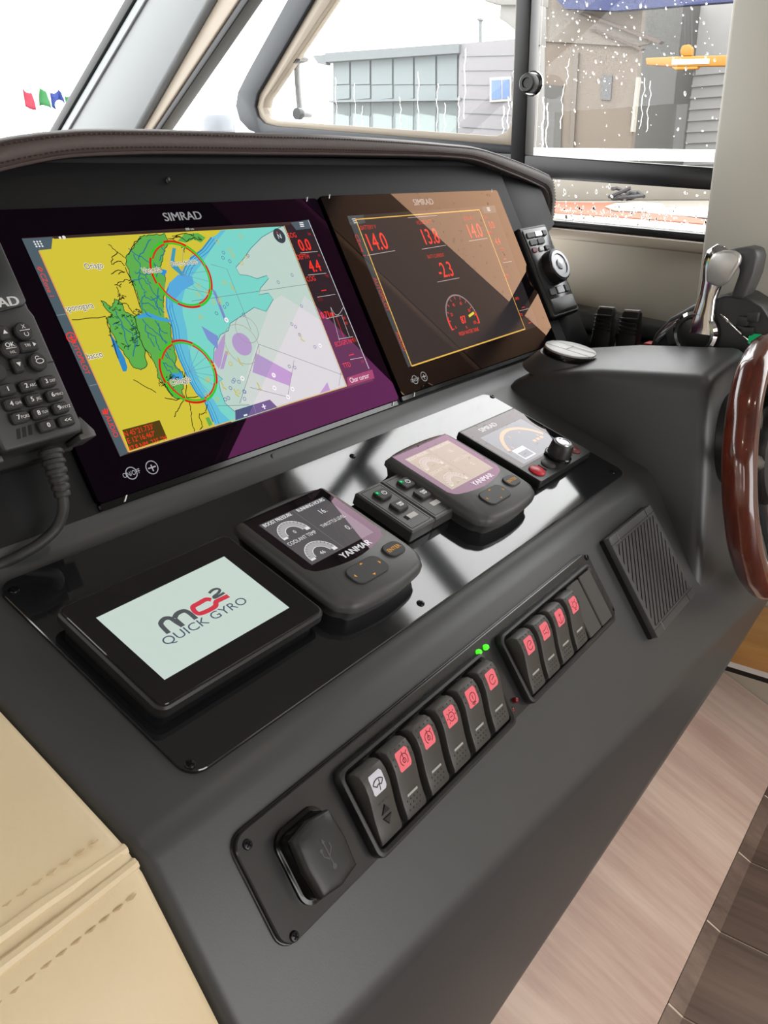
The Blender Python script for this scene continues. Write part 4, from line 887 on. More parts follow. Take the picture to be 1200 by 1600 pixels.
# ================================================================== REMOTE KEYPAD right of the screens
M_KEY = mat('keypad_key', (52, 52, 54), .4)
kp = thing('remote_keypad', 'black upright remote keypad with big rotary dial beside the right plotter', 'keypad', S.mat(.852, .112, -.012) @ Matrix.Rotation(math.radians(-6), 4, 'Y'))
rbox('housing', 80, 150, 6, [(0, 1), (2, 0), (16, 0), (18.5, 1), (20, 3)], M_BLACK, kp)
rbox('face', 70, 140, 5, [(19.8, 0), (20.6, 0), (21, .6)], mat('keypad_face', (44, 44, 46), .2), kp)
lathe('dial', [(27, 21), (27, 31), (25.5, 35), (22, 36), (20, 34.5)], M_BLACK, kp, mw=T(8, 2), n=36); lathe('dial_ring', [(23, 35.5), (22.4, 37), (17.5, 37), (16.5, 34.6)], M_STEEL, kp, mw=T(8, 2), n=36); lathe('dial_cap', [(16.8, 34.4), (16.8, 35.6), (13, 35), (.5, 34.4)], mat('dial_cap_grey', (120, 122, 124), .25), kp, mw=T(8, 2)); lathe('dial_hub', [(9, 35), (8, 37), (.5, 37.6)], M_STEEL, kp, mw=T(8, 2), n=20)
for (x, y, w_, h_, m) in ((-18, 60, 22, 9, M_KEY), (4, 60, 20, 9, M_STEEL), (-18, 48, 20, 9, M_KEY), (4, 48, 20, 9, M_KEY), (22, 60, 12, 9, M_KEY), (-22, 36, 13, 8, mat('keypad_red', (120, 40, 44), .4)), (-3, 36, 12, 8, mat('keypad_white', (210, 210, 212), .3)), (14, 36, 12, 8, M_KEY), (-18, -34, 18, 12, M_KEY), (5, -34, 20, 12, M_STEEL), (24, -34, 12, 12, M_KEY)):
    rbox('button', w_, h_, 3, [(20.8, 0), (22.2, 0), (23, .8)], m, kp, cx=x, cy=y)
rbox('palm_rest', 66, 22, 3, [(20.8, 0), (21.6, .2), (22, 1)], M_KEY, kp, cy=-56)

# ================================================================== RADIO HANDSET in its cradle, with cable
hu, hv = -.0785, .060
vh = thing('radio_handset', 'black marine radio handset with keypad hanging left of the plotter', 'radio handset', S.mat(hu, hv, -.012))
def hp_(px_, py_, h=.045):
    u, v = S.loc(px_, py_, h - .0); return ((u - hu) * 1000, -(v - hv) * 1000)
outline = [(-32, 130), (-36, 60), (-34, -100), (-31, -113), (31, -113), (33, -108), (33.5, -20), (31.5, -14), (32, 128)]
prism('body', outline, 26, 55, mat('handset_black', (46, 46, 47), .45, bump=(1500, .1, .0003)), vh, b=.002)
rbox('back_shell', 58, 200, 8, [(25.5, 4), (25.8, 0), (27, 0)], M_BLACK, vh, cy=24)
prism('display_bezel', [(-31, -18), (-8, -19), (-5, -16), (27, -12), (31, -9), (31, 126), (-31, 126)], 54, 57, mat('handset_bezel', (24, 24, 26), .3), vh, b=.001)
rbox('display', 44, 60, 2, [(56.8, 0), (57.3, 0)], emat((150, 156, 132), .55), vh, cx=-3, cy=42)
hk = Ink(.0615, 6e-6, .7, False, None)
W8 = (225, 225, 225)
def hkey(px_, py_, w_, h_, r, s_=None, s2=None):
    x, y = hp_(px_, py_, .043); rbox('key', w_, h_, r, [(54.8, .3), (56.5, 0), (59.3, 0), (60.6, 1)], M_RUBBER, vh, cx=x, cy=y, n=4)
    if s_: hk.text(s_, (x - (2.2 if s2 else 0)) * .001, y * .001, .0034, W8, bold=.00015)
    if s2: hk.text(s2, (x + 2.6) * .001, (y - .5) * .001, .0021, W8, xs=.9)
    return x, y
for (px_, py_, a, b) in ((7, 612, '1', None), (40, 606, '2', 'ABC'), (71, 599, '3', 'DEF'), (17, 634, '4', 'GHI'), (49, 627, '5', 'JKL'), (81, 620, '6', 'MNO'), (28, 655, '7', 'PQRS'), (59, 648, '8', 'TUV'), (91, 640, '9', 'WXYZ'), (70, 668, '0', None), (100, 660, '<<', None), (-26, 619, '', None)):
    hkey(px_, py_, 13, 8.5, 2.5, a, b)
x, y = hkey(33, 521, 14, 14, 7); hk.text('X', x * .001, y * .001 + .0028, .003, W8); hk.line([((x - 4) * .001, y * .001), ((x + 4) * .001, y * .001)], .0005, W8); hk.arc((x * .001, y * .001 - .003), .0016, 130, 410, .0005, W8)
x, y = hkey(12, 549, 14, 14, 7); hk.text('OK', x * .001, y * .001 + .0026, .0034, W8, bold=.0001); hk.line([((x - 4) * .001, y * .001), ((x + 4) * .001, y * .001)], .0005, W8); hk.text('H/L', x * .001, y * .001 - .003, .002, W8)
x, y = hkey(41, 544, 15, 8, 2); hk.text('TRI', (x - 2) * .001, y * .001, .0022, W8); hk.poly([((x + 2.5) * .001, (y - 1.6) * .001), ((x + 5) * .001, y * .001), ((x + 2.5) * .001, (y + 1.6) * .001)], W8)
x, y = hkey(56, 568, 14, 14, 7); hk.arc((x * .001, y * .001 - .0005), .003, 0, 360, .0006, W8, 10, ry=.0018); hk.arc((x * .001 - .001, y * .001 + .0018), .0016, 20, 200, .0005, W8)
x, y = hkey(24, 574, 8, 11, 2); hk.poly([((x - 1.8) * .001, (y + 1.4) * .001), ((x + 1.8) * .001, (y + 1.4) * .001), (x * .001, (y - 1.8) * .001)], W8)
x, y = hkey(2, 524, 8, 11, 2); hk.poly([((x - 1.8) * .001, (y - 1.4) * .001), ((x + 1.8) * .001, (y - 1.4) * .001), (x * .001, (y + 1.8) * .001)], W8)
hkey(-8, 585, 14, 14, 7)
hk.text('SIMRAD', .001 * (hp_(-14, 484, .045)[0]), .001 * hp_(2, 476, .045)[1], .0072, (206, 206, 208), xs=1.15, bold=.0004)
hk.build('key_lettering', vh)
for i in range(3):
    x, y = hp_(29 + i * 9, 678 - i * 3, .043); prism('speaker_slot', [(x - 2.6, y - 3.6), (x + .2, y - 3.6), (x + 2.6, y + 3.6), (x - .2, y + 3.6)], 55.0, 55.3, M_DARK, vh)
prism('seam_line', [(-33, -57.2), (33, -57.2), (33, -56.4), (-33, -56.4)], 55, 55.15, M_DARK, vh)
cdl = thing('handset_cradle', 'black cradle hooks holding the radio handset at its foot', 'cradle', S.mat(hu, hv, -.012))
for sx_ in (-1, 1):
    prism('hook', [(sx_ * 31, -118), (sx_ * 45, -118), (sx_ * 45, -113), (sx_ * 38, -100), (sx_ * 35, -103), (sx_ * 35, -113.5), (sx_ * 31, -113.5)], 24, 48, mat('cradle_grey', (74, 74, 74), .4), cdl, b=.0008)
rbox('base_plate', 74, 40, 4, [(.2, 0), (24, 0), (25, 1)], M_BLACK, cdl, cy=-100)
cb = thing('handset_cable', 'black ribbed strain relief and cable running down from the radio handset', 'cable', Matrix.Translation(S.w(-.0665, .19, .02)))
O3 = S.w(-.0665, .19, .02)
c0 = [S.w(*S.loc(78, 704, .028), .028), S.w(*S.loc(86, 730, .028), .028), S.w(*S.loc(93, 755, .026), .026), S.w(*S.loc(98, 775, .024), .024)]
c1 = [c0[3], S.w(*S.loc(99, 795, .02), .02), S.w(*S.loc(90, 822, .012), .012), S.w(*S.loc(66, 846, .006), .006), S.w(*S.loc(30, 868, -.002), -.002), P2.w(*P2.loc(-5, 884, .004), .004), P2.w(*P2.loc(-60, 905, .004), .004), P2.w(*P2.loc(-140, 935, .005), .005)]
sp_ = smooth_path(c0, 8); tube('strain_relief', [p - O3 for p in sp_], [.0085 - .0042 * i / len(sp_) for i in range(len(sp_))], M_RUBBER, cb, n=14)
for i in range(2, len(sp_) - 2, 4):
    d = (sp_[i + 1] - sp_[i - 1]).normalized(); r_ = .0098 - .0042 * i / len(sp_); tube('relief_rib', [sp_[i] - d * .0022 - O3, sp_[i] - d * .0012 - O3, sp_[i] + d * .0012 - O3, sp_[i] + d * .0022 - O3], [r_ * .9, r_, r_, r_ * .9], M_RUBBER, cb, n=14)
tube('cord', [p - O3 for p in smooth_path(c1, 8)], .0042, M_RUBBER, cb, n=12)
# ================================================================== INSTRUMENT PANEL (P2)
def brushed():
    m = mat('brushed_black_plate', (24, 25, 28), .07, spec=.5, ior=1.8); nt = m.node_tree; b = nt.nodes['Principled BSDF']
    tc = nt.nodes.new('ShaderNodeTexCoord'); mp = nt.nodes.new('ShaderNodeMapping'); mp.inputs['Scale'].default_value = (6, 900, 6)
    nz = nt.nodes.new('ShaderNodeTexNoise'); nz.inputs['Scale'].default_value = 1; nz.inputs['Detail'].default_value = 3
    bp = nt.nodes.new('ShaderNodeBump'); bp.inputs['Strength'].default_value = .05; bp.inputs['Distance'].default_value = .0001
    L = nt.links.new; L(tc.outputs['Object'], mp.inputs[0]); L(mp.outputs[0], nz.inputs['Vector']); L(nz.outputs['Fac'], bp.inputs['Height']); L(bp.outputs[0], b.inputs['Normal'])
    return m
M_BRUSH = brushed()
def screw(t, x, y, z, r=3.6, rot=0.4, m=None):
    o = lathe('screw', [(r, 0), (r, .6), (r * .85, 1.3), (r * .3, 1.7)], m or M_SCREW, t, n=16, mw=T(x, y, z))
    q = Ink(.00176, 1e-6, 1, False)
    for a in (rot, rot + 1.5708):
        ca, sa = math.cos(a) * r * .6, math.sin(a) * r * .6; q.line([(-ca * .001, -sa * .001), (ca * .001, sa * .001)], .0009, (10, 10, 10))
    s = q.build('cross_slot', o); s.location = (x * .001, y * .001, z * .001)
    return o
pu, pv = .2085, .118
ip_ = thing('instrument_panel', 'black brushed instrument plate set into the sloping console top', 'panel', P2.mat(pu, pv))
rbox('plate', 693, 214, 14, [(.2, 0), (2.6, 0), (3.2, .6)], M_BRUSH, ip_, n=6)
for (a, b) in ((22, 923), (297, 1195), (769, 620), (657, 943), (551, 713), (957, 738)):
    u, v = P2.loc(a, b, .003); screw(ip_, (u - pu) * 1000, -(v - pv) * 1000, 3.1, rot=random.random())
u, v = P2.loc(425, 714, .0)
so = P2.mat(0, 0)
st_ = S.mat(S.loc(426, 713, -.008)[0], S.loc(426, 713, -.008)[1], -.0095)
sc_ = lathe('fascia_screw', [(3.4, 0), (3.4, .6), (2.8, 1.3), (.6, 1.6)], M_SCREW, hc, n=14, mw=Matrix.Translation(-OFF) @ st_)
PH = .0032
# gyro display
gu, gv = -.0500, .1262
gy = thing('gyro_display', 'black touch display lit pale green with a gyro logo', 'display', P2.mat(gu, gv, PH))
rbox('base', 152, 106, 8, [(0, 0), (8, 0)], M_DARK, gy)
rbox('housing', 160, 115, 8, [(7, 2.5), (9, 0), (15, 0), (16.6, 1.4)], M_GLOSSBLK if False else M_BLACK, gy)
rbox('face_plate', 155, 110, 6, [(16.2, 0), (17.0, 0), (17.6, .5)], emat((30, 29, 30), 1, False, ('clear_coat', (1, .95, .96), .9)), gy)
GL_D = ('clear_coat', (1, .95, .96), .9)
k = Ink(.0177, 4e-6, 1.0, True, P2, (gu, gv), .0205, GL_D)
k.ppoly([(350, 870), (452, 950), (257, 1063), (150, 966)], (206, 222, 212))
def Dc(pts): return [(230 + a / 7.06, 900 + b / 7.06) for a, b in pts]
GY = (84, 88, 92)
def stroke(pts, w_, col): k.line([tuple(p) for p in [(q.x, q.y) for q in smooth_path([Vector((*k.px(p), 0)) for p in Dc(pts)], 6)]], w_, col)
stroke([(238, 635), (165, 560), (150, 520), (190, 475), (250, 470), (300, 500)], .0036, GY); stroke([(300, 500), (390, 555)], .0038, GY); stroke([(300, 470), (330, 420), (400, 390), (460, 410), (540, 478)], .0038, GY); stroke([(305, 480), (395, 558)], .0038, GY)
RDG = (214, 60, 78)
stroke([(705, 268), (650, 262), (560, 310), (505, 345), (520, 390), (570, 420), (640, 400), (720, 360), (755, 330), (760, 290), (810, 262), (895, 222)], .0040, RDG)
stroke([(682, 195), (720, 160), (770, 145), (800, 160), (780, 195), (735, 230), (750, 245), (850, 188)], .0022, GY)
a = k.px(Dc([(270, 680)])[0]); b = k.px(Dc([(1000, 310)])[0]); k.text('QUICK GYRO', (a[0] + b[0]) / 2, (a[1] + b[1]) / 2, .0075, (80, 86, 110), xs=1.18)
k.build('screen_picture', gy, 'pale green lit screen with grey and red logo')

# engine displays
M_AMBER = (240, 170, 60)
DEV_PINK = ('pink_coat', (1.0, .66, .84), 1.15)
def engine_display(label, u0, v0, lit):
    t = thing('engine_display', label, 'display', P2.mat(u0, v0, PH), 'engine displays on the instrument plate')
    def outline(i, z):
        pts = []
        base = [(-57 + i, 58 - i), (-50 + i * .7, 66 - i), (-20, 69.5 - i), (20, 69.5 - i), (50 - i * .7, 66 - i), (57 - i, 58 - i), (58 - i, 0), (58 - i, -46 + i), (52 - i, -58 + i), (40, -65 + i), (0, -68.5 + i), (-40, -65 + i), (-52 + i, -58 + i), (-58 + i, -46 + i), (-58 + i, 0)]
        sm = smooth_path([(x, y, z) for x, y in base], 4, closed=True); return [(p.x * .001, p.y * .001, z * .001) for p in sm]
    L = [outline(5, 0), outline(3, 8), outline(0, 12), outline(0, 17), outline(1.5, 20), outline(5, 22.2)]
    V, F = loft(L); F = [tuple(reversed(f)) for f in F]
    make('housing', V, F, M_CHARCOAL, t, smooth=35)
    gp_ = [(-49, 44), (-40, 59), (-20, 62), (20, 62), (40, 59), (49, 44), (49, -6), (47, -14), (30, -21), (0, -24.5), (-30, -21), (-47, -14), (-49, -6)]
    gs = [(-50, 57), (-46, 61), (0, 62.5), (46, 61), (50, 57), (50, 0), (48.5, -12), (38, -19.5), (0, -25), (-38, -19.5), (-48.5, -12), (-50, 0)]
    o_ = [(p.x * .001, p.y * .001) for p in smooth_path([(x, y, 0) for x, y in gs], 5, closed=True)]
    q = Ink(.02225, 4e-6, 1.0, True, gl=DEV_PINK)
    q.poly(o_, emat((20, 18, 20), 1, False, DEV_PINK))
    X0, X1, Y0, Y1 = -.041, .041, -.010, .052
    DG = (92, 90, 92) if not lit else (150, 156, 110)
    q.poly([(X0, Y0), (X1, Y0), (X1, Y1), (X0, Y1)], DG)
    LG = (236, 236, 236) if not lit else (196, 200, 168)
    if True:
        es_ = LG
        q.text('BOOST PRESSURE', -.0215, .049, .0042, es_, xs=.72, bold=.0001); q.text('RUNNING HOURS', .021, .049, .0042, es_, xs=.72, bold=.0001)
        q.text('COOLANT TEMP', -.0215, .0195, .0042, es_, xs=.76); q.text('THROTTLE LEVEL', .021, .0215, .004, es_, xs=.7)
        q.text('16.', .024, .037, .0062, es_, xs=.85); q.text('0.', .026, .008, .0062, es_, xs=.85)
        q.line([(0, Y0), (0, Y1)], .0004, (130, 128, 130))
        for cy in (.0275, -.0045):
            c = (-.021, cy)
            q.arc(c, .0125, 0, 180, .0075, (176, 174, 176) if not lit else (170, 174, 144), 24); q.arc(c, .0158, -8, 188, .0006, es_, 24); q.arc(c, .0088, 0, 180, .0006, es_, 20)
            for i in range(15):
                a = math.radians(i * 180 / 14); q.line([(c[0] + .0135 * math.cos(a), c[1] + .0135 * math.sin(a)), (c[0] + .0158 * math.cos(a), c[1] + .0158 * math.sin(a))], .0004, (60, 58, 60))
            q.rect(c[0] + .0135, c[1] - .001, .005, .0035, es_); q.rect(c[0] - .0135, c[1] - .001, .0055, .0022, es_)
        q.text('0', -.021, .029, .0038, es_); q.text('46', -.021, -.0035, .004, es_)
    q.text('YANMAR', .008, -.0165, .0066, (216, 216, 218), xs=1.0, bold=.00035)
    q.build('screen_picture', t)
    rbox('arrow_pad', 43, 21, 8, [(21.6, -.6), (22.0, -.4), (22.3, 0), (23.4, 0), (24, .8)], M_RUBBER, t, cx=-6, cy=-41)
    rbox('enter_button', 23, 16, 7, [(21.6, -.6), (22.0, -.4), (22.3, 0), (23.4, 0), (24, .8)], M_RUBBER, t, cx=37, cy=-36)
    q = Ink(.02405, 4e-6, 1.0, True)
    q.text('ENTER', .037, -.036, .0042, M_AMBER, xs=.95)
    for (x, y, a) in ((-6, -33.5, 0), (-6, -48.5, 180), (-22, -41, 90), (10, -41, -90)):
        ca, sa = math.cos(math.radians(a)), math.sin(math.radians(a))
        q.poly([((x + ca * p - sa * r_) * .001, (y + sa * p + ca * r_) * .001) for p, r_ in ((-2, -.7), (2, -.7), (0, 1.2))], M_AMBER)
    q.build('key_lettering', t)
    return t
engine_display('engine display with grey gauges and boost pressure reading beside the gyro display', .0965, .1320, False)
engine_display('washed out engine display between the start switches and autopilot', .3085, .1310, True)

# start / stop switch modules
sm_ = thing('start_switch_unit', 'twin charcoal start stop switch module between the engine displays', 'switch unit', P2.mat(.2205, .1210, PH))
for i, sx_ in enumerate((-1, 1)):
    cx = sx_ * 19.6
    mo = rbox('module', 38.6, 72, 1.5, [(0, 2), (2, 0), (12.5, 0), (14.2, 1.6)], M_CHARCOAL, sm_, cx=cx)
    rring('label_border', 31, 64, .8, 30.2, 63.2, .5, 14.1, 14.5, .1, mat('thin_black', (20, 20, 20), .5), mo, cx=cx)
    for j, cy in enumerate((18, -3)):
        rbox('button', 17, 14, 3, [(14.0, 0), (16.5, 0), (17.6, .8)], M_RUBBER, mo, cx=cx + 1, cy=cy)
    q = Ink(.0178, 5e-6, 1.0, True)
    q.rect((cx - 4.5) * .001, .0205, .0045, .005, (24, 150, 84)); q.rect((cx - 4.3) * .001, .021, .002, .002, (120, 230, 170))
    c = ((cx + 3) * .001, .018); q.arc(c, .0026, 120, 420, .0008, (235, 235, 235)); q.line([c, (c[0], c[1] + .0032)], .0008, (235, 235, 235))
    q.text('START', (cx + 2.6) * .001, -.0015, .0024, (235, 235, 235), xs=.8, bold=.0002); q.text('STOP', (cx + 2.6) * .001, -.0045, .0024, (235, 235, 235), xs=.8, bold=.0002)
    q.build('button_marks', mo)
    q = Ink(.0143, 5e-6, 1.0, False)
    q.rect((cx + 3) * .001, -.0185, .013, .006, (214, 214, 212)); q.rect((cx - 6) * .001, -.0185, .005, .006, (36, 36, 36)) if i == 0 else None
    q.build('label_print', mo)

# autopilot controller
au, av = .4680, .1215
ap = thing('autopilot_controller', 'black autopilot controller with dial and round red button', 'controller', P2.mat(au, av, PH))
rbox('housing', 134, 118, 3, [(0, 1), (2, 0), (8, 0), (10, 1)], M_BLACK, ap)
GL_A = ('grey_coat', (1, .93, .93), .95)
q = Ink(.0101, 4e-6, 1.0, True, P2, (au, av), .013, GL_A)
q.poly([(-.064, -.029), (.064, -.029), (.064, .056), (-.064, .056)], emat((16, 16, 17), 1, False, GL_A))
q.poly([(-.052, -.026), (.048, -.026), (.048, .036), (-.052, .036)], (112, 120, 130))
q.text('SIMRAD', -.018, .046, .0072, (190, 190, 192), xs=1.05, bold=.0003)
OR2 = (250, 170, 120)
q.arc((0, -.016), .045, 20, 160, .0050, OR2, 30)
for i, s_ in enumerate(('0', '2', '4', '6')): q.text(s_, .036 * math.cos(math.radians(150 - i * 40)), -.016 + .036 * math.sin(math.radians(150 - i * 40)), .004, OR2)
q.poly([(-.040, -.022), (-.014, -.022), (-.014, -.002), (-.040, -.002)], (232, 232, 234)); q.poly([(-.038, -.020), (-.016, -.020), (-.016, -.009), (-.038, -.009)], (112, 120, 130))
for i in range(3): q.rect(.014 + i * .009, -.004, .006, .004, OR2)
q.line([(.02, -.0245), (.046, -.0245)], .0012, OR2); q.rect(.032, -.019, .006, .003, OR2)
q.build('screen_picture', ap, 'lit compass page with orange arc')
M_REDB = mat('red_button', (196, 34, 52), .35)
lathe('stop_button', [(10, 9.8), (10, 11.2), (8.5, 12.4), (.5, 12.8)], M_REDB, ap, mw=T(-50, -43) @ Matrix.Scale(1, 4), n=24)
lathe('mode_button', [(9, 9.8), (9, 11), (8, 11.8), (.5, 12)], M_RUBBER, ap, mw=T(-22, -43), n=24)
lathe('auto_button', [(9, 9.8), (9, 11), (8, 11.8), (.5, 12)], mat('auto_button_red', (110, 44, 48), .4), ap, mw=T(46, -43), n=24)
for x in (-36, 30): rbox('divider', 3, 12, 1, [(9.8, 0), (10.8, 0), (11, .3)], M_RUBBER, ap, cx=x, cy=-43)
lathe('dial_skirt', [(16.5, 9.8), (16.5, 13), (15, 14)], M_GLOSSBLK, ap, mw=T(8, -40), n=32); lathe('dial', [(14.5, 13), (13.5, 27), (12, 29.5), (9.5, 30)], M_BLACK, ap, mw=T(8, -40), n=32); lathe('dial_cap', [(10.5, 29.2), (9.5, 31), (7, 31.4), (6.5, 30.6), (.5, 30.2)], M_STEEL, ap, mw=T(8, -40), n=28)

# ================================================================== ROCKER SWITCH PANEL (P3)
su, sv = .1135, .0640
rp_ = thing('switch_panel', 'black rocker switch panel with pink lit icons on the console front', 'switch panel', P3.mat(su, sv))
def pl_(u, v): return ((u * 1000 - su * 1000), -(v * 1000 - sv * 1000))
rbox('base_plate', 508, 75, 11, [(.2, -1.2), (1.2, -.6), (1.3, 0), (4.2, 0), (5, .7)], mat('switch_plate', (36, 36, 38), .25), rp_, n=6)
for (u, v) in ((-.1315, .0349), (-.1313, .0976), (.3622, .0317), (.3610, .0931)): screw(rp_, *pl_(u, v), 5.0, 3.4, rot=random.random())
def frame(u0, u1, v0, v1):
    x0, y1 = pl_(u0, v0); x1, y0 = pl_(u1, v1)
    rring('rocker_frame', x1 - x0, y1 - y0, 8, x1 - x0 - 11, y1 - y0 - 10, 4, 5, 12.5, 2.2, M_BLACK, rp_, cx=(x0 + x1) / 2, cy=(y0 + y1) / 2, zi=5)
    rbox('frame_floor', x1 - x0 - 11, y1 - y0 - 10, 4, [(5.0, 0), (5.6, 0)], M_DARK, rp_, cx=(x0 + x1) / 2, cy=(y0 + y1) / 2)
frame(-.0540, .1385, .0345, .1020); frame(.1640, .3515, .0345, .1015)
prof = [(26.0, 6), (27.2, 13), (26.6, 18.5), (24.0, 22.4), (18, 23.6), (10, 22.6), (2, 20.0), (-8, 16.6), (-18, 14.0), (-25, 12.6), (-27, 11.2), (-27.2, 6)]
def prof_z(y):
    P_ = prof[1:]
    for (a, za), (b, zb2) in zip(P_, P_[1:]):
        if b <= y <= a and a != b: return za + (zb2 - za) * (a - y) / (a - b)
    return 12
PINK = (255, 118, 128)
def rocker(u, icon, first=False):
    cx, cy = pl_(u, .0675); W_ = 23.5
    L = []
    for (x, ins) in ((-W_ / 2, 1.1), (-W_ / 2 + .35, .35), (-W_ / 2 + 1.2, 0), (W_ / 2 - 1.2, 0), (W_ / 2 - .35, .35), (W_ / 2, 1.1)):
        L.append([((cx + x) * .001, (cy + y * (1 - ins / 27)) * .001, (z - (ins if z > 7 else 0)) * .001) for y, z in prof])
    V, F = loft(L); F = [tuple(reversed(f)) for f in F]
    o = make('rocker_switch', V, F, M_ROCKER, rp_, smooth=28, label='rocker with white wiper icon and raised arrows' if first else 'rocker with %s icon on pink lit lens' % icon)
    # lens follows the curved face
    def facepoly(name, pts, lift, m):
        Vv = [((cx + x) * .001, (cy + y) * .001, (prof_z(y) + lift) * .001) for x, y in pts]
        return Vv
    col = (206, 206, 220) if first else PINK
    ys = [20.5 - 14.5 * i / 8 for i in range(9)]; Vv = []; Ff = []
    for i, y in enumerate(ys):
        e = 1.2 if i in (0, 8) else 0
        Vv += [((cx - 6.8 + e) * .001, (cy + y) * .001, (prof_z(y) + .25) * .001), ((cx + 6.8 - e) * .001, (cy + y) * .001, (prof_z(y) + .25) * .001)]
    for i in range(8): Ff.append((2 * i, 2 * i + 2, 2 * i + 3, 2 * i + 1))
    lens = make('icon_lens', Vv, Ff, mat('lens_white', (214, 214, 228), .3) if first else emat((255, 126, 134), .95), o, smooth=True)
    ln_ = []
    def ic(pts, closed=False): ln_.append((pts, closed))
    def circ(x, y, r, a0=0, a1=360, n=14): return [(x + r * math.cos(math.radians(a0 + (a1 - a0) * j / n)), y + r * math.sin(math.radians(a0 + (a1 - a0) * j / n))) for j in range(n + 1)]
    c = 13.0
    if icon == 'wiper': ic(circ(0, c - 4, 7, 40, 140)); ic(circ(0, c - 4, 3, 40, 140)); ic([(-5.3, c + .5), (-2.3, c - 2.1)]); ic([(5.3, c + .5), (2.3, c - 2.1)]); ic([(0, c - 5.5), (1.5, c + 2)])
    elif icon == 'pump': ic(circ(0, c, 4.2, -60, 240)); ic([(0, c - 1), (0, c + 6)]); ic(circ(0, c - .5, 1.6)); ic([(3, c + 3), (5, c + 5)])
    elif icon == 'lamp': ic(circ(0, c, 3.4)); ic([(-1.5, c), (1.5, c)]); [ic([(4.4 * math.cos(a), c + 4.4 * math.sin(a)), (5.8 * math.cos(a), c + 5.8 * math.sin(a))]) for a in (0, .8, 1.57, 2.35, 3.14, 3.9, 5.5)]
    elif icon == 'bilge fan': ic(circ(0, c, 3.8)); ic([(0, c - 2), (0, c + 2)]); ic([(-3, c - 4.5), (3, c - 4.5)]); ic([(-1.5, c - 5.8), (1.5, c - 5.8)])
    elif icon == 'horn': ic([(-4, c - 1.5), (0, c - 1.5), (4, c - 4), (4, c + 4), (0, c + 1.5), (-4, c + 1.5)], True)
    elif icon == 'anchor': ic([(0, c - 5), (0, c + 4.5)]); ic(circ(0, c, 5, 200, 340)); ic([(-2, c + 2.5), (2, c + 2.5)])
    elif icon == 'bulb': ic(circ(0, c, 3.2)); ic([(-1.5, c - 4.6), (1.5, c - 4.6)]); [ic([(4 * math.cos(a), c + 4 * math.sin(a)), (5.6 * math.cos(a), c + 5.6 * math.sin(a))]) for a in (0, 1.0, 2.1, 3.14)]
    else: ic(circ(0, c, 4, 30, 330)); ic([(-1, c), (3.5, c + 1.5)])
    if first:
        for sy in (1, -1):
            b0 = -9 if sy > 0 else -11.2
            tri_ = [(-5, b0), (5, b0), (0, b0 + sy * 6.5)]
            if sy < 0: tri_.reverse()
            Vt = [((cx + x) * .001, (cy + y) * .001, (prof_z(y) - .2) * .001) for x, y in tri_] + [((cx + x * .8) * .001, (cy + y * .8 + .2 * (b0 + sy * 2)) * .001, (prof_z(y) + 1.0) * .001) for x, y in tri_]
            make('raised_arrow', Vt, [(3, 4, 5), (0, 1, 4, 3), (1, 2, 5, 4), (2, 0, 3, 5)], M_BLACK, o)
        for x in (-4, 0, 4): ic([(x - 1.1, -.6), (x + 1.1, -.6)])
    V = []; F = []
    for pts, cl_ in ln_:
        n_ = len(pts)
        for i in range(n_):
            a = pts[(i - 1) % n_] if (cl_ or i) else pts[i]; b = pts[(i + 1) % n_] if (cl_ or i < n_ - 1) else pts[i]
            dx, dy = b[0] - a[0], b[1] - a[1]; l = math.hypot(dx, dy) or 1; wx, wy = -dy / l * .38, dx / l * .38; x, y = pts[i]
            V += [((cx + x + wx) * .001, (cy + y + wy) * .001, (prof_z(y) + .55) * .001), ((cx + x - wx) * .001, (cy + y - wy) * .001, (prof_z(y) + .55) * .001)]
        b0 = len(V) - 2 * n_
        for i in range(n_ if cl_ else n_ - 1):
            j = (i + 1) % n_; F.append((b0 + 2 * i, b0 + 2 * j, b0 + 2 * j + 1, b0 + 2 * i + 1))
    make('icon', V, F, mat('icon_ink', (60, 60, 66) if first else (122, 18, 30), .5) if not first else mat('icon_ink_dark', (50, 50, 54), .5), o)
    if not first:
        Vv = [((cx + x) * .001, (cy + y) * .001, (prof_z(y) + .4) * .001) for x, y in ((-6, -12.5), (6, -12.5), (6, -10.7), (-6, -10.7))]
        make('indicator_bar', Vv, [(0, 1, 2, 3)], mat('bar_grey', (176, 174, 172), .4), o)
        V = []; F = []
        for (x, y) in [(x, 22.6) for x in (-7.5, -2.5, 2.5, 7.5)] + [(-9, 18), (9, 18), (-9.3, 13), (9.3, 13)] + [(x + (2 if r_ % 2 else 0), -15 - r_ * 3.4) for r_ in range(3) for x in (-7, -3, 1, 5)]:
            b0 = len(V); N = 6
            for rr_, hh in ((.85, -.05), (.5, .5)):
                for j in range(N): a = 6.2832 * j / N; V.append(((cx + x + rr_ * math.cos(a)) * .001, (cy + y + rr_ * math.sin(a)) * .001, (prof_z(y) + hh) * .001))
            for j in range(N): F.append((b0 + j, b0 + (j + 1) % N, b0 + N + (j + 1) % N, b0 + N + j))
            F.append(tuple(b0 + N + j for j in range(N)))
        make('grip_dots', V, F, M_ROCKER, o, smooth=True, kind='stuff')
icons = ['wiper', 'pump', 'pump', 'lamp', 'bilge fan', 'fan']
us = [-.0350, -.0050, .0258, .0567, .0876, .1185]
for i, (u, ic_) in enumerate(zip(us, icons)): rocker(u, ic_, i == 0)
for u, ic_ in zip((.1840, .2140, .2440, .2745), ('fan', 'horn', 'anchor', 'bulb')): rocker(u, ic_)
for u in (.3050, .3330):
    cx, cy = pl_(u, .0680); rbox('blank_cover', 26.4 if u < .32 else 25, 55, 2, [(5.5, 0), (11, 0), (12, .8)], M_ROCKER, rp_, cx=cx, cy=cy)
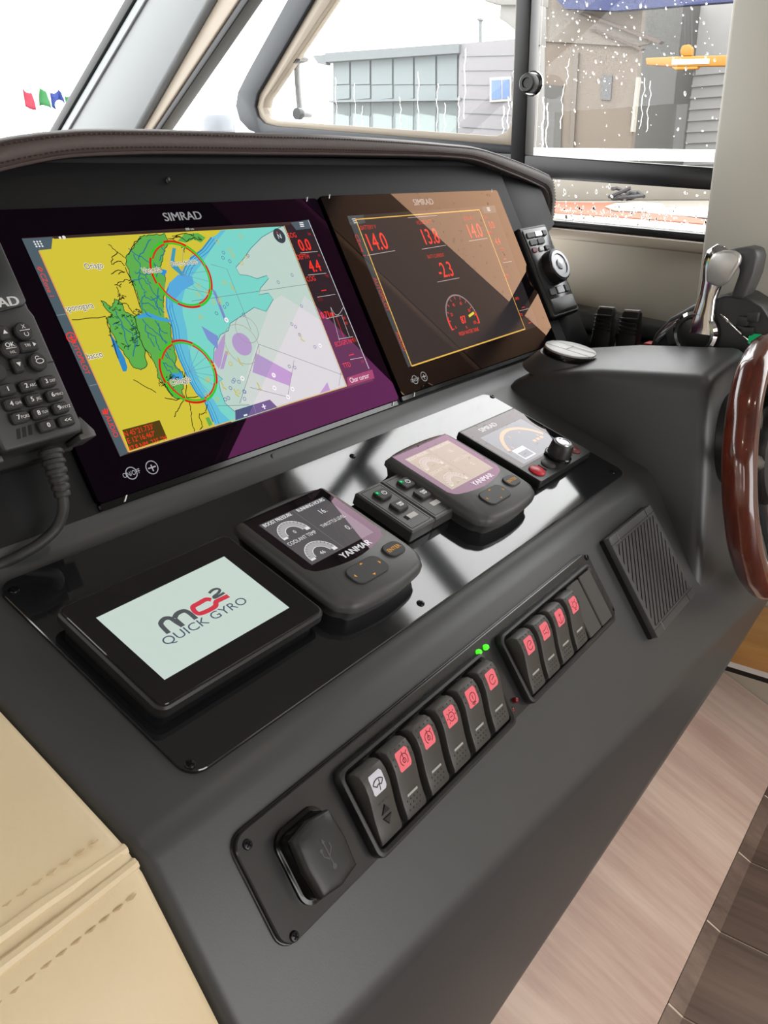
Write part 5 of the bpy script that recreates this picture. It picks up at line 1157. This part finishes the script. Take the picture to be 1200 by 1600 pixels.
for (u, v, c) in ((.1384, .0352, 'green'), (.1496, .0358, 'green'), (.1425, .0925, 'red'), (.1530, .0885, 'red')):
    x, y = pl_(u, v)
    lathe('indicator_led', [(2.6, 4.8), (2.6, 7), (1.8, 8.6), (.4, 9.2)], mat('led_green', (60, 220, 40), .2, emit=(80, 255, 40), es=1.1) if c == 'green' else mat('led_red', (120, 24, 34), .2), rp_, mw=T(x, y), n=14, label='%s indicator lamp' % c)
# usb socket with closed lid
ux, uy = pl_(-.0955, .0665)
us_ = rbox('usb_socket', 38, 46, 8, [(5, -3), (7, -2.6), (7.4, 0), (13, .4), (15, .8)], M_GLOSSBLK, rp_, cx=ux, cy=uy, n=6, label='square socket base')
def dome(w_, h_, z, b):
    L = []
    for zz, i in ((15, .6), (15.6, 0), (20, 0), (21.6, .8), (22.6, 2.6), (23.2, 6), (23.5, 11)):
        base = [(-w_ / 2 + i, -h_ / 2 + i + 1), (0, -h_ / 2 + i - b), (w_ / 2 - i, -h_ / 2 + i + 1), (w_ / 2 - i + b, 0), (w_ / 2 - i, h_ / 2 - i - 1), (0, h_ / 2 - i + b), (-w_ / 2 + i, h_ / 2 - i - 1), (-w_ / 2 + i - b, 0)]
        pts = []
        for q_ in range(8):
            a, c = Vector((*base[q_], 0)), Vector((*base[(q_ + 1) % 8], 0))
            for s_ in range(3): pts.append(a.lerp(c, s_ / 3))
        L.append([((p.x + ux) * .001, (p.y + uy) * .001, zz * .001) for p in pts])
    return loft(L)
V, F = dome(34, 42, 22, 1.8); ld = make('socket_lid', V, F, M_BLACK, us_, smooth=45, label='domed lid with a trident mark')
q = Ink(.0237, 4e-6, 1, False)
G7 = (92, 92, 92); o_ = lambda x, y: ((ux + x) * .001, (uy + y) * .001)
q.disc(o_(0, -9), .0018, G7); q.line([o_(0, -9), o_(0, 8)], .0010, G7); q.line([o_(0, -4), o_(-4, 0), o_(-4, 4)], .0009, G7); q.line([o_(0, -2), o_(4, 2), o_(4, 5)], .0009, G7); q.disc(o_(-4, 4), .0013, G7); q.poly([o_(-1.5, 7), o_(1.5, 7), o_(0, 10)], G7)
q.build('trident_mark', us_)

# ================================================================== SPEAKER GRILLE
gu2, gv2 = .4705, .0895
sg = thing('speaker_grille', 'charcoal slanted slot speaker grille on the console front', 'speaker', P3.mat(gu2, gv2))
rbox('back_box', 126, 121, 3, [(.2, 0), (5, 0)], M_DARK, sg)
rring('surround', 126, 121, 3, 112, 96, 1, 5.6, 12.5, 1.0, M_CHARCOAL, sg, zi=5.6)
for y in (-51.5, 51.5): prism('seam_groove', [(-63, y - .4), (63, y - .4), (63, y + .4), (-63, y + .4)], 12.4, 12.6, M_DARK, sg)
for x, y in ((-42, 55), (42, 55), (-42, -55), (42, -55)): prism('clip_notch', [(x - .5, y - 5), (x + .5, y - 5), (x + .5, y + 5), (x - .5, y + 5)], 12.4, 12.7, M_STEEL if x < 0 else M_DARK, sg)
# diagonal slats clipped to the opening
def clip(poly, ax, lim, keep_less):
    out = []
    for i in range(len(poly)):
        a, b = poly[i], poly[(i + 1) % len(poly)]
        ia = (a[ax] <= lim) if keep_less else (a[ax] >= lim); ib = (b[ax] <= lim) if keep_less else (b[ax] >= lim)
        if ia: out.append(a)
        if ia != ib:
            t_ = (lim - a[ax]) / (b[ax] - a[ax]); out.append((a[0] + (b[0] - a[0]) * t_, a[1] + (b[1] - a[1]) * t_))
    return out
sl = .86; pitch = 9.4
i = -12
while i < 14:
    x = i * pitch; half = 3.3
    p = [(x - half - sl * 50, 50), (x + half - sl * 50, 50), (x + half + sl * 50, -50), (x - half + sl * 50, -50)]
    p = [(a, b) for a, b in p]
    p = [(-a, b) for a, b in p]
    for ax, lim, kl in ((0, -56.4, False), (0, 56.4, True), (1, -48.4, False), (1, 48.4, True)): p = clip(p, ax, lim, kl) if p else p
    if len(p) >= 3: prism('slat', p, 9.2, 12.2, M_CHARCOAL, sg)
    i += 1

# ================================================================== STEERING WHEEL
M_MAHO = woodmat('varnished_mahogany', (62, 18, 10), (104, 38, 18), 0.2, scale=(14, 14, 60), coat=1.0, bump=.02)
wc = Vector((.711, -.4570, .990)); tb = .19
wm = Matrix.Translation(wc) @ Matrix.Rotation(math.radians(90) - tb, 4, 'X')
sw = thing('steering_wheel', 'varnished mahogany steering wheel with black hub on the console pod', 'steering wheel', wm)
V = []; F = []; N1, N2 = 96, 16; R0 = .1545
for i in range(N1):
    a = 2 * math.pi * i / N1; rr1 = .0165 + .0010 * math.cos(a * 18)
    for j in range(N2):
        b = 2 * math.pi * j / N2; r_ = R0 + rr1 * math.cos(b); V.append((r_ * math.cos(a), r_ * math.sin(a), .0195 * math.sin(b)))
for i in range(N1):
    for j in range(N2): F.append((i * N2 + j, ((i + 1) % N1) * N2 + j, ((i + 1) % N1) * N2 + (j + 1) % N2, i * N2 + (j + 1) % N2))
make('rim', V, F, M_MAHO, sw, smooth=True)
for a in (20, 160, 270):
    ca, sa = math.cos(math.radians(a)), math.sin(math.radians(a))
    tube('spoke', [(ca * .03, sa * .03, -.012), (ca * .09, sa * .09, -.008), (ca * .148, sa * .148, 0)], [.012, .010, .008], M_STEEL, sw)
lathe('hub', [(30, -22), (48, -20), (50, -8), (46, 0), (30, 6), (1, 8)], M_BLACK, sw, n=36)
pc = Vector((.684, -.402, 1.026))
lathe('hub_boss', [(58, -8), (58, 12), (54, 24), (46, 30), (30, 31)], M_BLACK, sw, n=36, mw=wm.inverted() @ Matrix.Translation(pc) @ Matrix.Rotation(math.radians(90), 4, 'X'))

# ================================================================== PUCK CONTROLLER on the pod
pk = Vector((.676, -.178, 1.100))
pt = thing('round_controller', 'round silver topped controller puck on a raised black boot', 'controller', Matrix.Translation(pk) @ Matrix.Rotation(math.radians(11), 4, 'X'))
lathe('boot', [(60, -14), (52, -4), (44, 6), (40, 10), (20, 10)], M_CONSOLE, pt, n=40); lathe('body', [(36, 8), (37, 12), (36, 17), (34, 18)], M_GLOSSBLK, pt, n=40)
for x0, x1, y0, y1 in ((-45, -11.5, -45, 45), (-10.5, 13, -45, 2), (-10.5, 13, 3, 45), (14, 45, -45, 45)):
    pts = [(35.5 * math.cos(6.28318 * j / 64), 35.5 * math.sin(6.28318 * j / 64)) for j in range(64)]
    for ax, lim, kl in ((0, x0, False), (0, x1, True), (1, y0, False), (1, y1, True)): pts = clip(pts, ax, lim, kl)
    prism('top_segment', pts, 17.5, 20.5, mat('puck_silver', (190, 190, 190), .35), pt, b=.0008)

# ================================================================== THRUSTER LEVERS AND THROTTLE on the side deck
tl = thing('thruster_control', 'twin black paddle lever thruster control with red switch beside the throttle', 'control', Matrix.Translation((.95, -.14, 1.052)))
box('base', -.05, .05, -.075, .06, .0, .02, M_BLACK, tl, b=.005)
for (y, z0) in ((.022, .004), (-.022, .002)):
    V = []; F = []
    secs = [(0, .016, .012), (.022, .018, .013), (.04, .017, .012), (.060, .016, .010), (.078, .0155, .007), (.081, .014, .005)]
    L = [[(-.01 + z * .12 + px_, y + py_, z0 + z) for px_, py_ in rr(2 * c_, 2 * a_, .004, 3)] for z, a_, c_ in secs]
    Vv, Ff = loft(L); lv = make('paddle_lever', Vv, Ff, M_BLACK, tl, smooth=35)
    V2, F2 = loft([[(-.01 + .081 * .12 + px_, y + py_, z0 + zz) for px_, py_ in rr(.009, .027, .003, 3)] for zz in (.0805, .0835)]); make('lever_cap', V2, F2, M_STEEL, lv)
    for kk in range(5):
        zz = .046 + kk * .006; box('grip_rib', -.026 + zz * .12, -.010 + zz * .12, y - .0145, y + .0145, z0 + zz, z0 + zz + .0022, M_BLACK, lv)
box('red_switch', -.01, .016, -.070, -.048, .02, .036, M_REDB, tl, b=.003)
th = thing('throttle_control', 'chrome and black engine throttle lever on a black base', 'throttle', Matrix.Translation((.84, -.31, 1.05)))
O4 = Vector((.84, -.31, 1.05))
def tp(px_, py_, X): return onX(px_, py_, X) - O4
def yzp(name, pts, X, dx0, dx1, m, b, **kw):
    q_ = [tp(a, c, X) for a, c in pts]; return yz(name, [(p.y, p.z) for p in q_], X - O4.x + dx0, X - O4.x + dx1, m, th, b=b, **kw)
XT = .800
yzp('base', [(1012, 545), (1022, 522), (1045, 498), (1080, 478), (1130, 462), (1160, 462), (1188, 480), (1215, 520), (1240, 570), (1240, 620), (1010, 620)], XT, .004, .078, M_BLACK, .004)
yzp('trim_strip', [(1022, 532), (1044, 506), (1085, 486), (1092, 488), (1050, 511), (1028, 537)], XT, -.001, .006, M_CHROME, .001)
yzp('trim_strip', [(1124, 491), (1128, 490), (1190, 548), (1188, 554)], XT, -.001, .006, M_CHROME, .001)
yzp('start_button', [(1042, 518), (1058, 502), (1062, 505), (1064, 535), (1046, 540)], XT, -.008, .008, M_RUBBER, .003); yzp('start_button', [(1066, 500), (1078, 496), (1080, 528), (1068, 534)], XT, -.008, .008, M_RUBBER, .003)
pv_ = tp(1088, 520, XT); ry = Matrix.Rotation(math.radians(-90), 4, 'Y')
lathe('pivot_ring', [(31, 0), (31, 8), (27, 12), (23, 12), (22, 8)], M_CHROME, th, n=36, mw=Matrix.Translation(pv_) @ ry); lathe('pivot_cap', [(23, 4), (23, 9), (18, 12), (.5, 13)], M_BLACK, th, n=32, mw=Matrix.Translation(pv_) @ ry)
# chrome lever: flattened neck that widens into a paddle
nodes = [(1095, 520, 20, 9), (1100, 492, 15, 8), (1106, 465, 12, 7), (1113, 440, 14, 7), (1120, 420, 20, 7), (1128, 403, 22, 6), (1136, 394, 17, 5), (1139, 391, 9, 3)]
L = []
for i, (a, b, hw, tk) in enumerate(nodes):
    p = tp(a, b, XT - .004); nx_ = tp(*nodes[min(i + 1, len(nodes) - 1)][:2], XT - .004); pr_ = tp(*nodes[max(i - 1, 0)][:2], XT - .004)
    d = (nx_ - pr_); d.x = 0; d.normalize(); sd = Vector((0, d.z, -d.y))
    L.append([p + sd * (q_[0] * .001) + Vector((1, 0, 0)) * (q_[1] * .001) for q_ in rr(hw * 2, tk * 2, min(hw, tk) * .95, 5)])
V, F = loft(L); lv = make('lever', V, F, M_CHROME, th, smooth=50)
pad = [(1108, 440), (1108, 422), (1113, 404), (1121, 394), (1135, 390), (1152, 391), (1162, 397), (1162, 408), (1152, 424), (1142, 440), (1128, 448)]
yzp('lever_paddle', pad, XT, -.016, -.004, mat('paddle_satin', (196, 194, 192), .38, metal=.7), .004)
# black hand grip bridging back over the base
gpts = [(1130, 392), (1150, 388), (1175, 384), (1190, 388), (1193, 400), (1188, 425), (1180, 445), (1170, 465), (1150, 462), (1158, 440), (1165, 420), (1158, 402), (1140, 400)]
yzp('hand_grip', gpts, XT + .03, -.03, .02, M_CHARCOAL, .005)
kp_ = [(1150, 478), (1172, 470), (1192, 482), (1200, 540), (1180, 545), (1160, 505)]
for j, (a, b, c) in enumerate(((1168, 498, 0), (1184, 492, 0), (1176, 514, 0), (1186, 526, 1))):
    p = tp(a, b, XT + .02); o = box('panel_key', -.012, .006, -.007, .007, -.006, .006, emat((30, 150, 90), .8) if c else M_RUBBER, th, b=.001); o.location = p + Vector((-.016, 0, 0))
